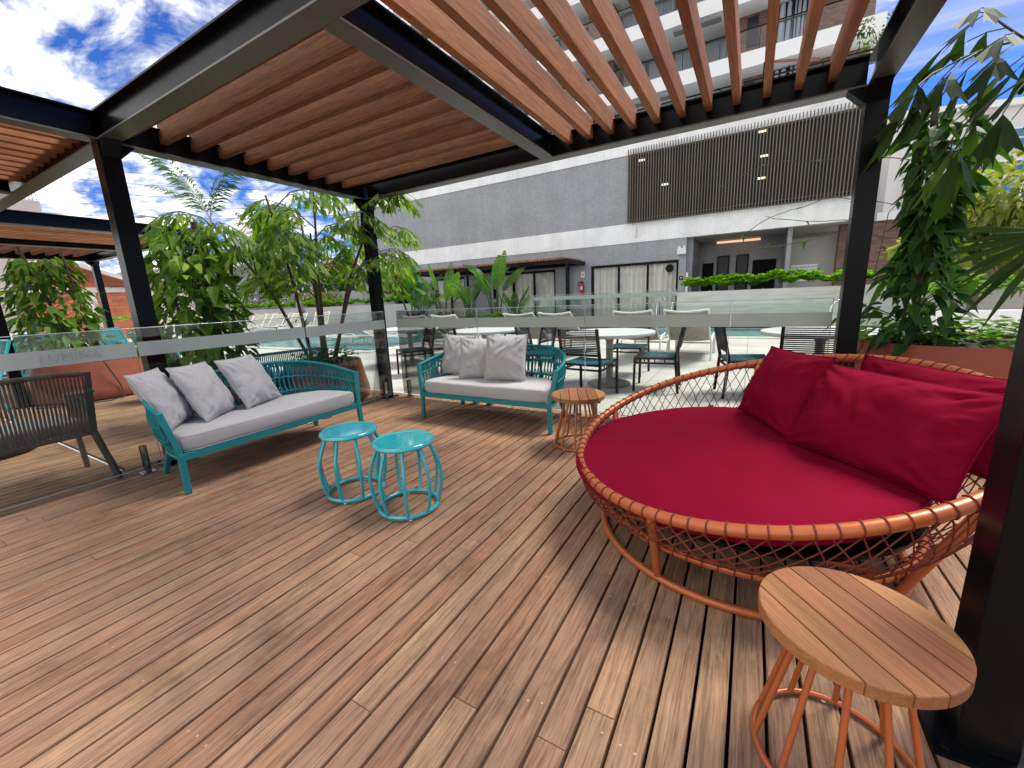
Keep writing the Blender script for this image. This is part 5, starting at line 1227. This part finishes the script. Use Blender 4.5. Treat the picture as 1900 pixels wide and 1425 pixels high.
bx((-1.2, YT + .3, 7.02), (TX1 - .3, YT + .6, 8.99), 'brick_wall', M['brick'], tw); bx((TX0, YT + 1.5, 7.02), (-1.3, YT + 1.7, 8.99), 'back_wall', M['navy'], tw)
for a, z in ((-6.6, 11.35), (-4.4, 14.2), (-14, 11.4), (-17, 14.2)): bx((a, YT - .5, z), (a + 2.2, YT - .02, z + .07), 'awning_rail', M['roofgrey'], tw)
place(tw, (-19, YT, 7.0))
rl = empty('roof_railing', (-9, 18.4, 7.0), 0, 'glass and black railing along the podium roof edge', 'railing'); m = MB(); m.box((-12, 0, 1.28), (12.4, .04, 1.33)); x = -12.0
while x < 12.4: m.box((x, .005, .15), (x + .035, .035, 1.279)); x += 1.5
m.build('rails', M['black'], rl); m = MB(); m.box((-12, -.02, .2), (12.4, -.01, 1.2)); m.build('glass', M['wglass'], rl)
e = empty('folded_parasol', (-.1, 19.2, 7.0), 0, 'folded brown awning arm on the podium roof terrace', 'awning'); m = MB(); m.bar((-.05, 0, 2.1), (1.6, .1, 1.78), .07, .07); m.build('arm', pm('rust_arm', (.22, .07, .05), .5), e); m = MB(); m.bar((-.05, 0, 0), (-.05, 0, 2.1), .06, .06); m.build('pole', M['black'], e)
# ---- pale building at the right
rb_ = empty('pale_building', (0, 0, 0), 0, 'pale building with brick columns and blue windows at the right', 'building')
def rbx(lo, hi, name, mat): return bx(lo, hi, name, mat, rb_)
rbx((0, 0, 0), (20, 10, 7.9), 'wall', M['render']); rbx((-.1, -.2, 7.901), (20, 10.2, 8.15), 'roof', M['whitep'])
for x in (.75, 2.7, 5.0, 7.4, 9.8): rbx((x, -.30, 0), (x + .38, -.001, 5.9 if x < 1 else 7.6), 'brick_column', M['brick'])
for x in (.75, 2.7, 5.0, 7.4): rbx((x - .07, -.36, 5.901 if x < 1 else 7.601), (x + .45, -.002, 6.12 if x < 1 else 7.8), 'column_cap', M['beige'])
for x0_, x1_, z0_, z1_ in ((1.35, 2.5, 3.2, 4.6), (3.3, 4.8, 4.2, 5.9), (3.3, 4.8, 2.0, 3.6), (1.9, 2.55, 6.35, 6.8), (5.6, 7.2, 4.2, 5.9), (5.6, 7.2, 2.0, 3.6), (3.3, 4.8, 6.3, 7.1), (8, 9.5, 4.2, 5.9), (1.35, 2.5, 1.2, 2.6)):
    m = MB(); m.box((x0_, -.10, z0_), (x1_, -.02, z1_)); f = m.build('window', M['whitep'], rb_)
    m = MB(); n = 2
    for i in range(n):
        a = x0_ + .07 + (x1_ - x0_ - .07) * i / n; b = a + (x1_ - x0_ - .07) / n - .07
        for (za, zb2) in ((z0_ + .07, (z0_ + z1_) / 2 - .03), ((z0_ + z1_) / 2 + .03, z1_ - .07)): m.box((a, -.115, za), (b, -.101, zb2))
    m.build('pane', M['bglass'], f)
rbx((3.0, -1.1, 1.75), (10, -.31, 1.95), 'balcony', M['whitep'])
rb_.location = (4.8, 25, 0); rb_.rotation_euler = (0, 0, R(17.6))
# ---- left background: brick house, apartment block, houses, lamp, wires
bh = empty('brick_house', (0, 0, 0), 0, 'orange brick gable house with grey concrete bands at the left', 'house'); XH = -28.5; yc = 6.6
P_ = [(5.6, 0), (9.2, 0), (9.2, 2.9), (6.5, 3.92), (5.6, 3.55)]; m = MB()
m.add([(XH - 2.2, y, z) for y, z in P_] + [(XH, y, z) for y, z in P_], [(0, 1, 2, 3, 4), (9, 8, 7, 6, 5), (0, 5, 6, 1), (1, 6, 7, 2), (2, 7, 8, 3), (3, 8, 9, 4), (4, 9, 5, 0)]); m.build('wall', M['obrick'], bh)
m = MB(); m.add([(XH + q, y, z) for q in (-2.3, .25) for y, z in ((5.3, 3.43), (6.5, 3.925), (9.5, 2.79), (9.5, 2.95), (6.5, 4.13), (5.3, 3.62))], [(0, 1, 4, 5), (1, 2, 3, 4), (6, 11, 10, 7), (7, 10, 9, 8), (0, 6, 7, 1), (1, 7, 8, 2), (2, 8, 9, 3), (3, 9, 10, 4), (4, 10, 11, 5), (5, 11, 6, 0)]); m.build('roof', M['concrete'], bh)
m = MB(); m.box((XH - .1, 5.58, 2.38), (XH + .03, 9.22, 2.62)); m.box((XH - .1, yc + .7, 0), (XH + .025, yc + 1.2, 2.379)); m.build('concrete_band', M['concrete'], bh); place(bh, (XH - 4, yc, 0))
ab = empty('apartment_block', (0, 0, 0), 0, 'beige apartment block with a dark roof terrace at the far left', 'building')
bx((-80, 2, 0), (-62, 14.6, 12.6), 'wall', M['beige'], ab); bx((-79, 2.5, 12.601), (-63.2, 12.6, 14.4), 'penthouse', M['wallgrey'], ab); bx((-79.6, 1.8, 14.401), (-62.6, 13.2, 14.75), 'roof', M['roofgrey'], ab)
for y0_, y1_ in ((3, 4.6), (5.0, 7.4), (7.8, 9.2), (9.5, 12.2)): f = bx((-63.199, y0_, 12.9), (-63.1, y1_, 14.2), 'window', M['black'], ab); bx((-63.099, y0_ + .1, 13.0), (-63.06, y1_ - .1, 14.1), 'pane', M['navy'], f)
m = MB()
for i in range(8): m.box((-62.3, 12.6 + i * .27, 12.601), (-62.26, 12.64 + i * .27, 13.5))
m.box((-62.31, 12.6, 13.501), (-62.25, 14.6, 13.56)); m.build('railing', M['roofgrey'], ab); bx((-70, 6, 14.751), (-66, 9.5, 16.4), 'roof_tank', M['beige'], ab); place(ab, (-71, 8, 0))
for i, (x, y, w_, d_, h, mt, rm, lb) in enumerate(((-44, 24, 9, 7, 4.4, 'whitep', 'roofgrey', 'white house with a grey roof behind the palms'), (-33, 28, 8, 6, 4.2, 'render', 'roofred', 'pale house with a clay roof behind the fishtail palm'), (-56, 20, 8, 8, 4.4, 'beige', 'roofgrey', 'beige house between the brick house and the palms'), (-24, 31, 7, 6, 6.4, 'whitep', 'roofgrey', 'white house behind the left corner of the grey building'))):
    h_ = empty('house', (x, y, 0), R(12 * i - 10), lb, 'house', 'houses behind the trees'); bx((-w_ / 2, -d_ / 2, 0), (w_ / 2, d_ / 2, h), 'wall', M[mt], h_)
    m = MB(); m.add([(-w_ / 2 - .4, -d_ / 2 - .4, h), (w_ / 2 + .4, -d_ / 2 - .4, h), (w_ / 2 + .4, d_ / 2 + .4, h), (-w_ / 2 - .4, d_ / 2 + .4, h), (-w_ / 2 + .5, 0, h + 1.4), (w_ / 2 - .5, 0, h + 1.4)], [(0, 1, 5, 4), (2, 3, 4, 5), (1, 2, 5), (3, 0, 4), (3, 2, 1, 0)]); m.build('roof', M[rm], h_)
    for q in (-1, 1): f = bx((q * w_ / 4 - .6, -d_ / 2 - .06, h - 2.4), (q * w_ / 4 + .6, -d_ / 2 - .001, h - 1.0), 'window', M['black'], h_); bx((q * w_ / 4 - .5, -d_ / 2 - .09, h - 2.3), (q * w_ / 4 + .5, -d_ / 2 - .061, h - 1.1), 'pane', M['navy'], f)
lp = empty('street_lamp', (-37.5, 14.6, 0), 0, 'street lamp arm reaching over the palms', 'street lamp'); m = MB(); m.tube([(0, 0, 0), (0, 0, 7.6), (-.2, .0, 8.0), (-1.4, -.3, 8.2)], [.09, .07, .05, .04], 8); m.build('pole', M['roofgrey'], lp, smooth=60); m = MB(); m.box((-2.2, -.5, 8.13), (-1.3, -.2, 8.28)); m.build('lamp_head', M['wallgrey'], lp, bevel=.04)
for i in range(5):
    a = Vector((-85, 6 + i * .6, 15.5 + i * 1.55)); b = Vector((-38, 36 + i * .5, 11.5 + i * .95)); pts = [a.lerp(b, t / 16) - Vector((0, 0, 1.6 * 4 * (t / 16) * (1 - t / 16))) for t in range(17)]; mb = MB(); mb.tube(pts, .022, 5)
    tag(mb.build('power_line', M['wirecol'], None), 'thin dark power line sagging across the sky at the left', 'power line', 'power lines across the left sky')
